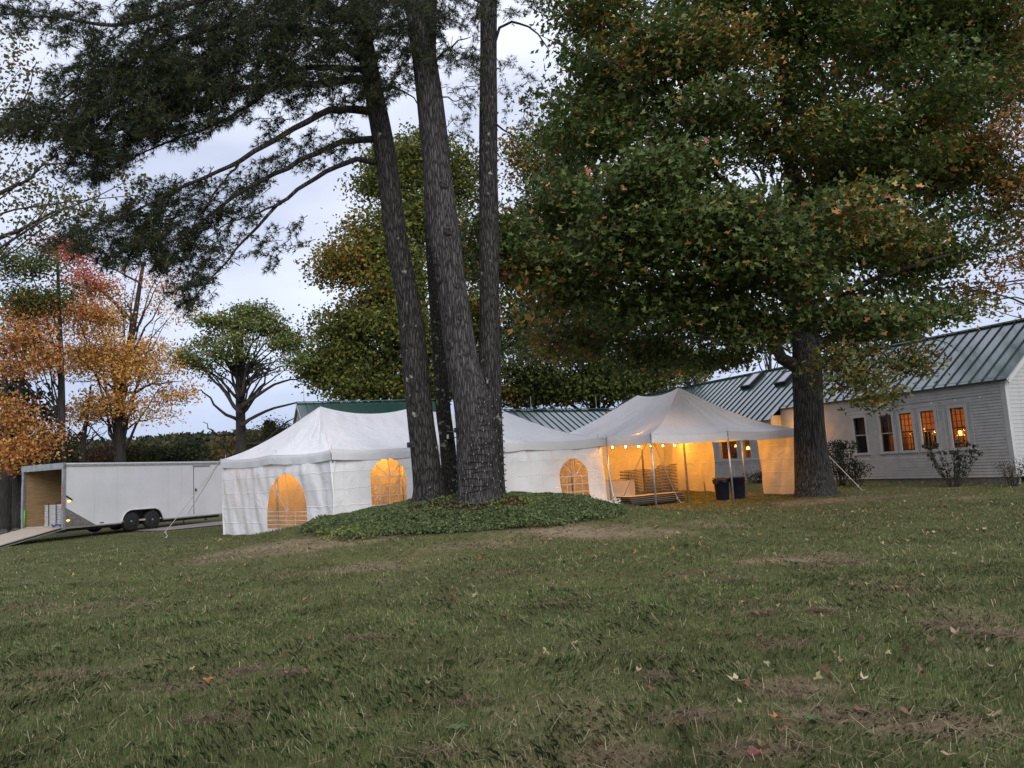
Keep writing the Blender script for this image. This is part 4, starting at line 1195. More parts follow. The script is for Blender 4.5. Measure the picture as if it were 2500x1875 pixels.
for i in range(5):
    d_ = Vector((math.cos(R(42)), math.sin(R(42)), 0)) * (.075 * i)
    o = table(['tan table top standing on edge at the front of the leaning row', 'dark-edged table on edge, second in the leaning row', 'dark-edged table on edge, third and middle of the leaning row', 'dark-edged table on edge, fourth in the leaning row', 'rearmost table on edge in the leaning row, next to the chairs'][i], 'tables standing on edge',
              (pl.x + d_.x, pl.y + d_.y, pl.z + .44), (0, 0, 0), .92, .80)
    o.rotation_euler = Matrix(((math.cos(R(-22)), 0, 0), (math.sin(R(-22)), 0, 0), (0, 0, 0))).to_euler()
    mzx = Vector((math.cos(R(-10)), math.sin(R(-10)), 0)); nrm = Vector((mzx.y, -mzx.x, .22)).normalized()
    yy = nrm.cross(mzx).normalized()
    o.rotation_euler = Matrix((mzx, yy, nrm)).transposed().to_euler()
M['bin'] = mat('navy_bin', (.012, .014, .035), (.02, .022, .05), .5, 5, bump=.1)
M['binbag'] = mat('bin_bag', (.008, .008, .009), (.02, .018, .016), .25, 9, bump=.8)
for px_, lab, bag in ((1764, 'dark navy round bin with a black bag folded over its rim, under the tent', True), (1803, 'dark navy round bin without a bag, right of the bagged one', False)):
    p_ = gpt(px_, 26.6)
    b_ = empty('trash_bin', p_, label=lab, cat='bin')
    MB().lathe([(.20, .0), (.215, .01), (.262, .70), (.275, .70), (.28, .745), (.265, .755), (.25, .74), (.22, .1), (.02, .08)], 24).build('body', M['bin'], b_, True)
    for a in (R(200), R(20)):
        c, s = math.cos(a), math.sin(a)
        MB().tube([(c * .262 - s * .07, s * .262 + c * .07, .62), (c * .32 - s * .06, s * .32 + c * .06, .60), (c * .32 + s * .06, s * .32 - c * .06, .60), (c * .262 + s * .07, s * .262 - c * .07, .62)], .014, 6).build('handle', M['bin'], b_, True)
    if bag:
        v = MB(); N = 32
        for r_, h_ in ((.24, .66), (.268, .765), (.292, .762), (.298, .70), (.288, .60)):
            for k in range(N):
                t_ = 2 * math.pi * k / N; rr = r_ + .008 * math.sin(k * 5.1); v.v.append((rr * math.cos(t_), rr * math.sin(t_), h_ + (.05 * math.sin(k * .9) if h_ < .65 else .01 * math.sin(k * 2.2))))
        for i in range(4):
            for k in range(N): v.f.append((i * N + k, i * N + (k + 1) % N, (i + 1) * N + (k + 1) % N, (i + 1) * N + k))
        v.build('bin_bag', M['binbag'], b_, True)
# loose coil of rope by the tent corner
g_ = ground_at(1500, 1238)
co_ = [(g_.x + (.16 + .03 * math.sin(t * 2.3)) * math.cos(t) , g_.y + .14 * math.sin(t), gz(g_.x, g_.y) + .03 + .006 * t + .03 * math.sin(t * 1.7)) for t in np.linspace(0, 22, 70)]
tag(MB().tube(co_, .010, 6).build('rope_coil', M['rope'], None, True), 'tangled white rope heaped on the grass at the tent corner', 'rope')
# ------------------------------------------------------------------ trees
M['leaf'] = leaf_mat('leaf')
M['leaf_far'] = leaf_mat('leaf_far', .7, .25, .2)
M['needles'] = leaf_mat('pine_needles', .6, .15, .25)
M['bark_pine'] = bark_mat('pine_bark', (.012, .011, .010), (.085, .077, .073), 20, 3.0, 1.0, ((.28, .29, .24), 4.5, .66))
M['bark_pine_grey'] = bark_mat('pine_bark_grey', (.018, .016, .016), (.125, .114, .11), 20, 2.8, 1.0, ((.30, .31, .26), 4.0, .70))
M['bark_lichen'] = bark_mat('lichen_bark', (.012, .011, .010), (.07, .065, .058), 24, 9, 1.0, ((.22, .235, .17), 7.0, .60))
M['bark_maple'] = bark_mat('maple_bark', (.012, .011, .010), (.115, .108, .10), 26, 1.5, 1.0, ((.2, .2, .17), 6, .68))
M['bark_far'] = mat('far_bark', (.02, .017, .015), (.05, .043, .038), .9, 5, stretch=(3, 3, .6), bump=.5)

def leaf_shape(kind):
    if kind == 'maple':
        r = [(-90, .14), (-32, .60), (14, .95), (46, .45), (90, 1.05), (134, .45), (166, .95), (212, .60)]
        return np.array([(q * math.cos(R(a)) * .55, q * math.sin(R(a)) * .55, 0) for a, q in r])
    if kind == 'oval':
        return np.array([(0, -.5, 0), (.24, -.2, 0.03), (.26, .12, .03), (0, .55, 0), (-.26, .12, .03), (-.24, -.2, .03)])
    return np.array([(0, -.5, 0), (.32, .0, .05), (0, .5, 0), (-.32, 0, .05)])

def rand_unit(n):
    v = RNG.normal(size=(n, 3)); return v / np.linalg.norm(v, axis=1)[:, None]

def scatter_leaves(C, N, size, kind, cols, up=.6, smin=.7, smax=1.25, roll=None):
    "C centres, N preferred normals; returns verts, polys, colours"
    n = len(C)
    S = leaf_shape(kind); k = len(S)
    nr = N * up + rand_unit(n) * (1 - up) * 1.3
    nr /= np.linalg.norm(nr, axis=1)[:, None] + 1e-9
    t = rand_unit(n); a = np.cross(nr, t); a /= np.linalg.norm(a, axis=1)[:, None] + 1e-9
    b = np.cross(nr, a)
    s = size * RNG.uniform(smin, smax, n)
    fold = RNG.uniform(.1, .5, n)
    V = C[:, None, :] + s[:, None, None] * (S[None, :, 0, None] * a[:, None, :] + S[None, :, 1, None] * b[:, None, :] + (np.abs(S[None, :, 0]) * fold[:, None] + S[None, :, 2])[..., None] * nr[:, None, :])
    P = np.arange(n * k).reshape(n, k)
    return V.reshape(-1, 3), P, np.repeat(cols, k, axis=0), k

def pick_cols(n, palette, jitter=.25):
    "palette: list of (weight, rgb)"
    w = np.array([p[0] for p in palette], float); w /= w.sum()
    c = np.array([p[1] for p in palette])[RNG.choice(len(palette), n, p=w)]
    return c * RNG.uniform(1 - jitter, 1 + jitter, (n, 1))

def blob_world(px_, py_, rx, ry, Y):
    "crown lobe given by where and how large it stands in the view"
    c = np.array(at(px_, py_, Y)); s = Y / F_PX
    return c, np.array((rx * s, (rx + ry) * .5 * s * 1.0, ry * s))

def noise3(P, s, o):
    return (vnoise(P[:, 0] + P[:, 2] * .7, P[:, 1] - P[:, 2] * .5, s, o) + vnoise(P[:, 2] + P[:, 1] * .3, P[:, 0] * .8 - P[:, 1] * .2, s, o + 5)) * .5

def crown(blobs, size, kind, palette, per=14, spray=.5, flat=.35, shell=.55, gap=.40, gscale=.9, seed=0, up=.55, jitter=.25, dens=1.0, pal_fn=None, droop=.15, lump=6, vf=.86):
    "leaves in sprays; blobs: (centre, radii, sprays)"
    SCn = []
    if lump:
        bl2 = []
        for c, r, ns in blobs:
            for q in range(lump):
                s_ = RNG.uniform(.34, .62)
                bl2.append((c + rand_unit(1)[0] * r * RNG.uniform(.35, .85), r * s_ * np.array((1.15, 1.15, vf)), max(1, ns / lump * (s_ / .48) ** 2)))
        blobs = bl2
    for c, r, ns in blobs:
        ns = int(ns * dens)
        u = rand_unit(ns); q = RNG.uniform(shell ** 3, 1, ns) ** (1 / 3)
        SCn.append(c + u * r * q[:, None])
    S = np.concatenate(SCn)
    keep = noise3(S, gscale, seed) > gap * RNG.uniform(.85, 1.15, len(S))
    S = S[keep]
    n = len(S)
    ctr = np.mean([b[0] for b in blobs], axis=0)
    outw = S - ctr; outw[:, 2] *= .3; outw /= np.linalg.norm(outw, axis=1)[:, None] + 1e-9
    C = np.repeat(S, per, axis=0)
    u = RNG.normal(size=(n * per, 3)) * spray * .5
    u[:, 2] *= flat
    ow = np.repeat(outw, per, axis=0)
    along = (u * ow).sum(1)
    u[:, 2] -= np.abs(along) * droop
    C = C + u
    Nn = np.tile(np.array((0, 0, 1.0)), (len(C), 1)) + ow * .45
    cols = pal_fn(C) if pal_fn else pick_cols(len(C), palette, jitter)
    # sprays differ a little as a whole
    cols = cols * np.repeat(RNG.uniform(.78, 1.22, (n, 1)), per, axis=0)
    V, P, K, k = scatter_leaves(C, Nn, size, kind, np.clip(cols, 0, 1), up)
    return V, P, K, k, S

def spline(pts, n):
    "smooth curve through points"
    pts = [np.array(p, float) for p in pts]
    if len(pts) == 2: return [pts[0] + (pts[1] - pts[0]) * t for t in np.linspace(0, 1, n)]
    P = [2 * pts[0] - pts[1]] + pts + [2 * pts[-1] - pts[-2]]
    out = []
    m = len(pts) - 1
    for t in np.linspace(0, m - 1e-6, n):
        i = int(t); u = t - i
        a, b, c, d = P[i], P[i + 1], P[i + 2], P[i + 3]
        out.append(.5 * ((2 * b) + (-a + c) * u + (2 * a - 5 * b + 4 * c - d) * u * u + (-a + 3 * b - 3 * c + d) * u ** 3))
    return out

def limb(mb, pts, r0, r1, n=10, sides=7, pw=.8, wob=.0):
    P = spline(pts, n)
    if wob:
        P = [p + (RNG.normal(size=3) * wob if 0 < i < len(P) - 1 else 0) for i, p in enumerate(P)]
    rad = [r0 + (r1 - r0) * (i / (n - 1)) ** pw for i in range(n)]
    mb.tube([Vector(p) for p in P], rad, sides)
    return P

def trunk_mesh(pts, widths, sides=28, flare=0.0, ridges=7, amp=.035, rows=46):
    "trunk from (point, diameter) stations with a wavy, fluted surface"
    P = spline(pts, rows); ws = np.interp(np.linspace(0, 1, rows), np.linspace(0, 1, len(widths)), widths)
    mb = MB()
    ph = random.uniform(0, 6)
    for i, p in enumerate(P):
        t = i / (rows - 1)
        h = p[2] - P[0][2]
        for k in range(sides):
            a = 2 * math.pi * k / sides
            fl = flare * math.exp(-max(h, 0) / .35) * (.6 + .4 * math.sin(a * 5 + ph))
            r = ws[i] / 2 * (1 + amp * math.sin(a * ridges + ph + h * .35) + amp * .7 * math.sin(a * 3 - h * .5 + ph * 2) + .02 * math.sin(h * 2.1 + a * 2)) + fl
            mb.v.append((p[0] + r * math.cos(a), p[1] + r * math.sin(a), p[2]))
    for i in range(rows - 1):
        for k in range(sides):
            k2 = (k + 1) % sides
            mb.f.append((i * sides + k, i * sides + k2, (i + 1) * sides + k2, (i + 1) * sides + k))
    mb.f.append(tuple((rows - 1) * sides + k for k in range(sides)))
    return mb

def dpx(px_w, Y): return px_w / F_PX * Y

def base_on(px_, Y):
    p = at(px_, 1150, Y); return Vector((p.x, p.y, gz(p.x, p.y)))

def simple_tree(name, label, cat, base, top, r0, blobs, size, palette, kind='rhomb', per=12, spray=.8, gap=.38, gscale=.5, nl=14, seed=1, bark='bark_far', group=None, trunk_pts=None, limb_from=.35, dens=1.0, leafm='leaf_far', pal_fn=None, up=.45, flat=.45, twigs=0, shell=.45, lump=6, vf=1.0):
    "a tree with a trunk, limbs to its crown lobes and a leafy crown"
    t = empty(name, base, label=label, cat=cat, **({'group': group} if group else {}))
    b = np.array(base)
    tp_ = [p - b for p in (np.array(q) for q in (trunk_pts or [base, top]))]
    mb = MB()
    tp_[0] = tp_[0] - np.array((0, 0, .25))
    stem = limb(mb, tp_, r0, r0 * .25, 14, 10, .9)
    mb.build('trunk', M[bark], t, True)
    lb = MB()
    order = sorted(range(len(blobs)), key=lambda i: -blobs[i][1][0])
    for i in order:
        c, r, ns = blobs[i]
        for j in range(max(1, nl // len(blobs))):
            tgt = c - b + rand_unit(1)[0] * r * .75
            z = tgt[2]
            cand = [s for s in stem if s[2] < z - .12 * np.linalg.norm(s[:2] - tgt[:2])] or [stem[int(limb_from * 13)]]
            lo_ = stem[int(limb_from * 13)][2]
            cand = [s for s in cand if s[2] >= lo_] or [stem[int(limb_from * 13)]]
            s = cand[RNG.integers(0, len(cand))]
            m_ = (s + tgt) / 2 + np.array((0, 0, .12 * np.linalg.norm(tgt - s)))
            rr = r0 * .28 * RNG.uniform(.7, 1.2)
            pts = limb(lb, [s, m_ * .6 + s * .2 + tgt * .2, tgt], rr, .012, 9, 5, .7, .04)
            for k in range(twigs):
                q = pts[RNG.integers(3, 9)]
                e = q + rand_unit(1)[0] * np.array((1, 1, .7)) * np.mean(r) * .6
                limb(lb, [q, (q + e) / 2 + np.array((0, 0, .1)), e], rr * .3, .008, 5, 4, .7, .03)
    lb.build('limbs', M[bark], t, True)
    V, P, K, k, S = crown(blobs, size, kind, palette, per, spray, flat, shell, gap, gscale, seed, up, .25, dens, pal_fn, .15, lump, vf)
    link('crown', np_mesh('crown', V - b, P, k, K), M[leafm], t)
    return t
G1, G2, G3, G4 = (.042, .070, .02), (.065, .092, .025), (.092, .11, .028), (.03, .05, .017)
YL, OR, RD, BR = (.30, .18, .03), (.56, .23, .06), (.54, .12, .085), (.16, .08, .035)
LOR, LYE, PNK = (.68, .33, .10), (.64, .42, .12), (.66, .20, .155)
def BW(l): return [(*blob_world(a, b, c, d, e), n) for a, b, c, d, e, n in l]

# ---- the great maple by the tent
YM = 25.0
mbase = base_on(2002, YM)
maple = empty('maple_tree', mbase, label='huge dark green maple with a stout trunk beside the open tent', cat='tree')
mo = np.array(mbase)
tw = trunk_mesh([np.array(q) - mo for q in (at(1992, 1212, YM), at(1980, 1100, YM), at(1974, 1000, YM), at(1970, 900, YM), at(1966, 810, YM + .1), at(1956, 630, YM + .3), at(1935, 430, YM + .5), at(1915, 200, YM + .6), at(1905, -60, YM + .8))],
                [1.22, 1.0, .95, .92, .84, .62, .46, .34, .22], 36, .17, 9, .03)
tw.build('trunk', M['bark_maple'], maple, True)
lm = MB()
def mlimb(pts, r0, r1, n=12):
    limb(lm, [np.array(at(a, b, c)) - mo for a, b, c in pts], r0, r1, n, 9, .8, .03)
mlimb([(1962, 905, 25), (1905, 870, 24.8), (1885, 820, 24.5), (1850, 765, 24), (1745, 728, 23.2), (1620, 750, 22)], .26, .03)
mlimb([(1980, 850, 25), (2040, 822, 24.6), (2090, 812, 24), (2170, 790, 23), (2280, 760, 22)], .22, .03)
mlimb([(1972, 720, 25), (2010, 670, 25.2), (2070, 585, 25.4), (2140, 460, 25.6), (2220, 300, 26)], .26, .05)
mlimb([(1960, 690, 25), (1870, 610, 24), (1760, 540, 22.5), (1640, 510, 21), (1500, 520, 20)], .2, .03)
mlimb([(1955, 600, 25), (1850, 520, 24), (1700, 380, 23), (1560, 260, 22.5)], .18, .03)
mlimb([(1948, 520, 25), (2040, 430, 24), (2160, 350, 23), (2330, 310, 23)], .16, .03)
mlimb([(1970, 760, 25), (1860, 700, 24), (1700, 660, 22.5), (1480, 640, 21), (1290, 640, 20.5), (1160, 560, 20.5)], .17, .02, 16)
mlimb([(1985, 790, 25), (2100, 700, 24.5), (2250, 640, 24), (2400, 600, 24)], .15, .03)
mlimb([(1935, 420, 25.4), (1850, 280, 25), (1750, 120, 25)], .14, .03)
mlimb([(1930, 380, 25.4), (2020, 220, 25), (2120, 60, 25)], .14, .03)
mlimb([(2060, 815, 24), (2090, 850, 22.5), (2105, 905, 21.5), (2120, 965, 21)], .05, .012)
mlimb([(2070, 818, 24), (2150, 860, 22.5), (2220, 900, 21.5)], .05, .012)
for _ in range(70):
    a = RNG.uniform(1250, 2400); b = RNG.uniform(60, 860); Y = RNG.uniform(20.5, 28)
    q0 = np.array(at(lerp(a, 1950, .55), lerp(b, 560, .3) + 40, lerp(Y, 25, .5))); q1 = np.array(at(a, b, Y))
    limb(lm, [q0 - mo, (q0 + q1) / 2 - mo + np.array((0, 0, .25)), q1 - mo], .045, .008, 7, 5, .8, .06)
lm.build('limbs', M['bark_maple'], maple, True)
MBL = [(1500, -60, 200, 110, 24, 200), (1850, -80, 260, 110, 23, 280), (2200, -60, 240, 120, 24, 260), (2370, 60, 110, 130, 25, 200), (2390, 330, 80, 110, 25, 120), (1480, 110, 160, 140, 24, 300), (1700, 90, 200, 150, 22, 400), (1960, 80, 220, 150, 23, 430), (2210, 120, 170, 150, 25, 330), (1440, 330, 150, 120, 24, 260), (1660, 320, 200, 140, 21, 400),
       (1920, 320, 190, 130, 24.5, 360), (2150, 350, 200, 140, 23, 380), (2310, 420, 110, 120, 26, 200), (1380, 540, 150, 100, 22.5, 240), (1560, 560, 190, 120, 19.5, 400), (1760, 570, 170, 110, 20, 330),
       (1960, 540, 150, 110, 26, 220), (2150, 580, 180, 105, 22, 320), (2280, 620, 120, 75, 25, 160), (1200, 560, 75, 62, 20.5, 110), (1270, 690, 110, 80, 21, 190), (1440, 720, 170, 95, 21.5, 300),
       (1640, 735, 170, 85, 22, 210), (1820, 735, 120, 80, 22, 110), (2080, 710, 130, 60, 23, 95), (2220, 730, 90, 45, 24, 50), (1420, 830, 140, 65, 24, 170), (1580, 850, 130, 60, 24, 120), (1730, 880, 110, 42, 24, 70),
       (1600, 440, 120, 80, 18.5, 150), (1880, 640, 90, 60, 20, 90), (2080, 500, 130, 80, 19.5, 140), (1450, 230, 120, 100, 26, 160), (2380, 240, 70, 120, 25, 110), (2430, 150, 80, 130, 26, 110), (2420, 480, 80, 90, 25, 110), (2350, 560, 90, 80, 24, 120), (2300, 200, 110, 120, 22, 160), (2050, 765, 110, 48, 21.5, 75), (2180, 785, 105, 42, 21, 70), (2300, 750, 80, 40, 22, 45), (1900, 790, 85, 50, 21.5, 60), (1810, 830, 80, 40, 22, 45), (1960, 690, 80, 50, 20.5, 55)]
DROOP = [(2120, 860, 110, 50, 21, 65), (2080, 915, 85, 45, 20.8, 55), (2190, 905, 75, 40, 21, 45), (2140, 970, 60, 38, 20.6, 40), (2240, 860, 40, 40, 21, 18), (2050, 820, 60, 40, 22, 40)]
def maple_cols(C):
    n = len(C)
    c = pick_cols(n, [(4, (.062, .098, .022)), (5, (.088, .125, .029)), (4, (.122, .150, .036)), (1.2, (.04, .062, .018))], .25)
    # turning leaves gather in places
    z = noise3(C, .55, 31)
    turn = RNG.random(n) < (.025 + .42 * sstep(.58, .78, z))
    c[turn] = pick_cols(int(turn.sum()), [(3, (.33, .22, .045)), (3, (.24, .20, .045)), (1.6, (.42, .20, .06)), (.5, (.45, .13, .075))], .3)
    hot = RNG.random(n) < .016
    c[hot] = pick_cols(int(hot.sum()), [(2, (.55, .24, .10)), (1, (.58, .29, .10)), (1, (.5, .16, .10))], .2)
    return c
V, P, K, k, S = crown(BW(MBL), .19, 'maple', None, 24, .95, .24, .25, .36, .60, 3, .55, dens=.66, pal_fn=maple_cols)
V2, P2, K2_, k, S2 = crown(BW(DROOP), .15, 'maple', None, 12, .5, .5, .2, .2, .9, 5, .5, pal_fn=lambda C: pick_cols(len(C), [(3, (.10, .115, .028)), (3, (.14, .13, .03)), (2, (.17, .125, .028)), (2, (.07, .09, .022)), (.6, (.22, .11, .03))], .25))
me = np_mesh('crown', np.concatenate([V, V2]) - mo, np.concatenate([P, P2 + len(V)]), k, np.concatenate([K, K2_]))
link('crown', me, M['leaf'], maple)
# the far side of the same crown
FB = [(a, b, c * 1.05, d * 1.05, e + 4.5, int(n * .30)) for a, b, c, d, e, n in MBL if b < 800 and 1350 < a < 2330]
V, P, K, k, S = crown(BW(FB), .32, 'rhomb', None, 14, .9, .5, .1, .33, .6, 8, .35, pal_fn=maple_cols)
link('crown', np_mesh('crown', V - mo, P, k, K), M['leaf'], maple)
print('maple leaves', len(P) + len(P2))
# ---- the clump of pines on the mound
def tufts(C, D, ln, n=13, width=.011, cols=None):
    "needle tufts at C pointing along D"
    m = len(C)
    D = D / (np.linalg.norm(D, axis=1)[:, None] + 1e-9)
    r = rand_unit(m * n)
    d = np.repeat(D, n, axis=0) * RNG.uniform(.25, 1.0, (m * n, 1)) + r * .75
    d /= np.linalg.norm(d, axis=1)[:, None]
    L = ln * RNG.uniform(.7, 1.15, (m * n, 1))
    b = np.repeat(C, n, axis=0)
    s = np.cross(d, rand_unit(m * n)); s /= np.linalg.norm(s, axis=1)[:, None] + 1e-9
    V = np.stack([b - s * width / 2, b + s * width / 2, b + d * L + s * width * .2 - np.array((0, 0, 1)) * L * .08], 1).reshape(-1, 3)
    P = np.arange(m * n * 3).reshape(-1, 3)
    K = np.repeat(np.repeat(cols, n, axis=0) * RNG.uniform(.75, 1.25, (m * n, 1)), 3, axis=0)
    return V, P, K

def pine_pads(pads, Yf, dirv, mb, org, per_px=.0125, ln=.135):
    "boughs of needles; pads: (px, py, rx, ry, density); twigs run along dirv"
    Cs, Ds = [], []
    for (a, b, rx, ry, dn) in pads:
        Y0 = Yf(a, b)
        nt = max(2, int(rx * ry * per_px * (dn if dn < .85 else dn * 1.3) * (1 if b < 420 else .78)))
        for _ in range(nt):
            ang = RNG.uniform(0, 2 * math.pi); q = math.sqrt(RNG.uniform(0, 1))
            x = a + rx * q * math.cos(ang); y = b + ry * q * math.sin(ang)
            p = np.array(at(x, y, Y0 + RNG.normal() * .75))
            dd = dirv + rand_unit(1)[0] * .75; dd[2] *= .7; dd /= np.linalg.norm(dd)
            L = RNG.uniform(.25, .55)
            q0 = p - dd * L * .5
            k = RNG.integers(6, 11)
            ts = np.linspace(.15, 1, k)
            side = np.cross(dd, (0, 0, 1)); side /= np.linalg.norm(side) + 1e-9
            for t in ts:
                off = side * RNG.normal() * .11 * (1.2 - t) + np.array((0, 0, RNG.normal() * .04 - .10 * t * t))
                Cs.append(q0 + dd * L * t + off); Ds.append(dd + off * 3 + np.array((0, 0, .25)))
            mb.tube([Vector(q0 - dd * .05 - org), Vector(p + np.array((0, 0, .01)) - org), Vector(q0 + dd * L + np.array((0, 0, -.1)) - org)], [.010, .007, .003], 3, False)
    C = np.array(Cs); D = np.array(Ds)
    return C, D

def pine_col(n):
    return pick_cols(n, [(4, (.020, .033, .014)), (3, (.031, .043, .015)), (2, (.048, .054, .018)), (1, (.07, .062, .02))], .25)

YP = 18.3
def stem_pts(l, Y): return [at(a, b, Y) for a, b, _ in l]
# left pine
b1 = base_on(1046, 18.6); o1 = np.array(b1)
pine1 = empty('pine_tree', b1, label='leftmost leaning pine of the clump, carrying the long drooping boughs', cat='tree')
l1 = [(1049, 1222, 76), (1046, 1190, 68), (1035, 1090, 66), (1024, 1000, 65), (1000, 762, 62), (967, 581, 56), (944, 400, 55), (922, 271, 50), (890, 100, 44), (868, -60, 40), (840, -330, 34), (815, -600, 26)]
trunk_mesh([np.array(p) - o1 for p in stem_pts(l1, 18.6)], [dpx(w, 18.6) for _, _, w in l1], 30, .10, 8, .022, 60).build('trunk', M['bark_pine'], pine1, True)
# right pine, forked low
b3 = base_on(1170, 17.9); o3 = np.array(b3)
pine3 = empty('pine_tree', b3, label='thickest pine of the clump, forked, with wire wound round its foot', cat='tree')
l3 = [(1170, 1240, 104), (1170, 1215, 98), (1166, 1140, 98), (1156, 1000, 96), (1127, 870, 80), (1102, 689, 72), (1080, 545, 80), (1066, 400, 70), (1047, 226, 66), (1016, 0, 60), (990, -200, 52), (960, -500, 40)]
trunk_mesh([np.array(p) - o3 for p in stem_pts(l3, 17.9)], [dpx(w, 17.9) for _, _, w in l3], 34, .10, 10, .02, 64).build('trunk', M['bark_pine_grey'], pine3, True)
l3b = [(1196, 1230, 70), (1196, 1100, 66), (1196, 950, 58), (1196, 870, 54), (1195, 689, 50), (1194, 545, 50), (1192, 400, 47), (1192, 200, 44), (1193, 0, 42), (1194, -200, 38), (1196, -500, 30)]
trunk_mesh([np.array(p) - o3 for p in stem_pts(l3b, 18.25)], [dpx(w, 18.25) for _, _, w in l3b], 28, .1, 8, .02, 60).build('second_stem', M['bark_pine'], pine3, True)
# knots where boughs were sawn off
for (a, b, r) in ((1066, 636, .085), (1073, 680, .10), (1118, 697, .06), (1098, 843, .085), (1094, 564, .08), (1045, 477, .06), (1085, 450, .09), (1124, 775, .06), (1088, 768, .05)):
    ax = np.interp(b, [q[1] for q in reversed(l3)], [q[0] for q in reversed(l3)]); wd = np.interp(b, [q[1] for q in reversed(l3)], [q[2] for q in reversed(l3)])
    u = max(-.9, min(.9, (a - ax) / (wd / 2))); rr = dpx(wd, 17.9) / 2
    c = np.array(at(a, b, 17.9 - rr * math.sqrt(1 - u * u) - .002)); nr = np.array((u, -math.sqrt(1 - u * u), 0)); sd = np.array((-nr[1], nr[0], 0))
    mk = MB(); N = 16
    for (q, h) in ((1.25, -.03), (1.1, .03), (.85, .045), (.62, .015), (.45, .03), (.2, .012), (.03, .005)):
        for k in range(N):
            t = 2 * math.pi * k / N; w = 1 + .12 * math.sin(k * 2.3 + a)
            p = c + sd * math.cos(t) * r * q * w + np.array((0, 0, 1)) * math.sin(t) * r * q * w * 1.15 + nr * h * r / .09
            mk.v.append(tuple(p - o3))
    for i in range(6):
        for k in range(N): mk.f.append((i * N + k, i * N + (k + 1) % N, (i + 1) * N + (k + 1) % N, (i + 1) * N + k))
    mk.build('knot', M['bark_pine_grey'], pine3, True)
# middle pine, slim and lichened
b2 = base_on(1100, 19.3); o2 = np.array(b2)
pine2 = empty('pine_tree', b2, label='slim lichen-spotted pine in the middle of the clump', cat='tree')
l2 = [(1104, 1225, 46), (1102, 1200, 40), (1092, 1080, 38), (1082, 1000, 37), (1073, 870, 33), (1064, 762, 30), (1054, 600, 30), (1048, 400, 28), (1050, 200, 26), (1056, 0, 24), (1060, -300, 18)]
trunk_mesh([np.array(p) - o2 for p in stem_pts(l2, 19.3)], [dpx(w, 19.3) for _, _, w in l2], 24, .06, 6, .03, 50).build('trunk', M['bark_lichen'], pine2, True)

# boughs of the left pine
bough = MB()
BO = [([(905, 272, 18.6), (850, 268, 18.3), (800, 272, 18.0), (720, 312, 17.5), (600, 382, 17.0), (530, 420, 16.8), (420, 470, 16.5), (300, 530, 16.2), (200, 580, 16)], .12, .012),
      ([(912, 340, 18.6), (820, 352, 18.1), (700, 410, 17.6), (600, 462, 17.2), (520, 520, 17), (420, 590, 16.7), (300, 615, 16.4)], .095, .012),
      ([(920, 394, 18.6), (862, 392, 18.1), (770, 435, 17.7), (690, 492, 17.4), (610, 572, 17.2), (550, 640, 17), (475, 725, 16.8)], .085, .012),
      ([(905, 190, 18.6), (780, 205, 18), (600, 215, 17.4), (450, 255, 16.8), (280, 320, 16.4), (120, 345, 16.2)], .12, .012),
      ([(895, 150, 18.6), (760, 75, 18), (560, 60, 17.3), (380, 120, 16.8), (220, 200, 16.5), (110, 270, 16.2)], .13, .012),
      ([(880, 60, 18.6), (700, -30, 18), (480, 0, 17.3), (300, 60, 16.8), (120, 40, 16.5), (-60, 30, 16.3)], .12, .012),
      ([(900, 170, 18.6), (740, 165, 18.4), (640, 232, 18), (540, 300, 17.6), (400, 350, 17.2), (280, 410, 17)], .09, .012),
      ([(890, 110, 18.6), (960, 60, 18), (1050, 40, 17.6), (1130, 60, 17.4)], .06, .01),
      ([(915, 230, 18.6), (960, 215, 18.2), (1010, 240, 18), (1040, 290, 17.8)], .04, .008),
      ([(690, 492, 17.4), (630, 520, 17.1), (560, 545, 16.9), (480, 600, 16.7)], .035, .008), ([(600, 382, 17), (540, 450, 16.9), (480, 540, 16.7), (440, 590, 16.6)], .035, .008),
      ([(610, 572, 17.2), (640, 590, 17), (690, 585, 16.9)], .02, .006)]
for pts, r0, r1 in BO:
    limb(bough, [np.array(at(*p)) - o1 for p in pts], r0, r1, 22, 7, .75, .014)
PADS = [(60, 35, 95, 40, .8), (170, 85, 90, 45, .45), (330, 140, 130, 60, 1), (220, 205, 110, 60, 1), (130, 290, 120, 48, 1), (330, 250, 140, 70, 1.1), (226, 385, 95, 55, 1), (270, 330, 120, 60, 1.1), (420, 290, 115, 60, 1),
        (480, 100, 145, 70, 1), (620, 80, 150, 75, 1), (760, 60, 140, 75, 1.05), (870, 90, 90, 85, 1), (600, 180, 150, 58, 1), (740, 180, 125, 55, .9), (545, 250, 70, 50, .9), (850, 200, 85, 45, .8), (930, 205, 60, 42, 1), (400, 180, 125, 62, 1),
        (60, 300, 70, 40, .7), (480, 210, 90, 50, 1), (250, 40, 120, 45, .7), (420, 20, 120, 40, .9), (650, 10, 160, 40, 1), (860, 5, 140, 40, 1), (1000, 60, 80, 70, .7), (1000, 170, 60, 50, .6),
        (280, 560, 130, 55, 1), (380, 520, 110, 52, 1), (460, 480, 90, 42, .8), (430, 590, 110, 48, 1), (330, 612, 120, 36, 1), (550, 545, 80, 55, .75), (560, 430, 60, 26, .45), (640, 405, 60, 45, .5), (700, 335, 70, 52, .5), (770, 372, 70, 36, .6), (840, 345, 50, 32, .6),
        (670, 265, 75, 36, .4), (625, 475, 60, 45, .6), (690, 582, 60, 26, .5), (640, 622, 60, 26, .45), (705, 545, 50, 30, .35), (460, 662, 80, 46, .9), (510, 610, 60, 40, .8), (470, 718, 48, 30, 1), (160, 592, 65, 28, .7), (590, 500, 70, 40, .6), (500, 440, 60, 24, .5), (390, 455, 60, 22, .5),
        (780, 255, 90, 30, .5), (860, 270, 60, 25, .4)]
tw1 = MB()
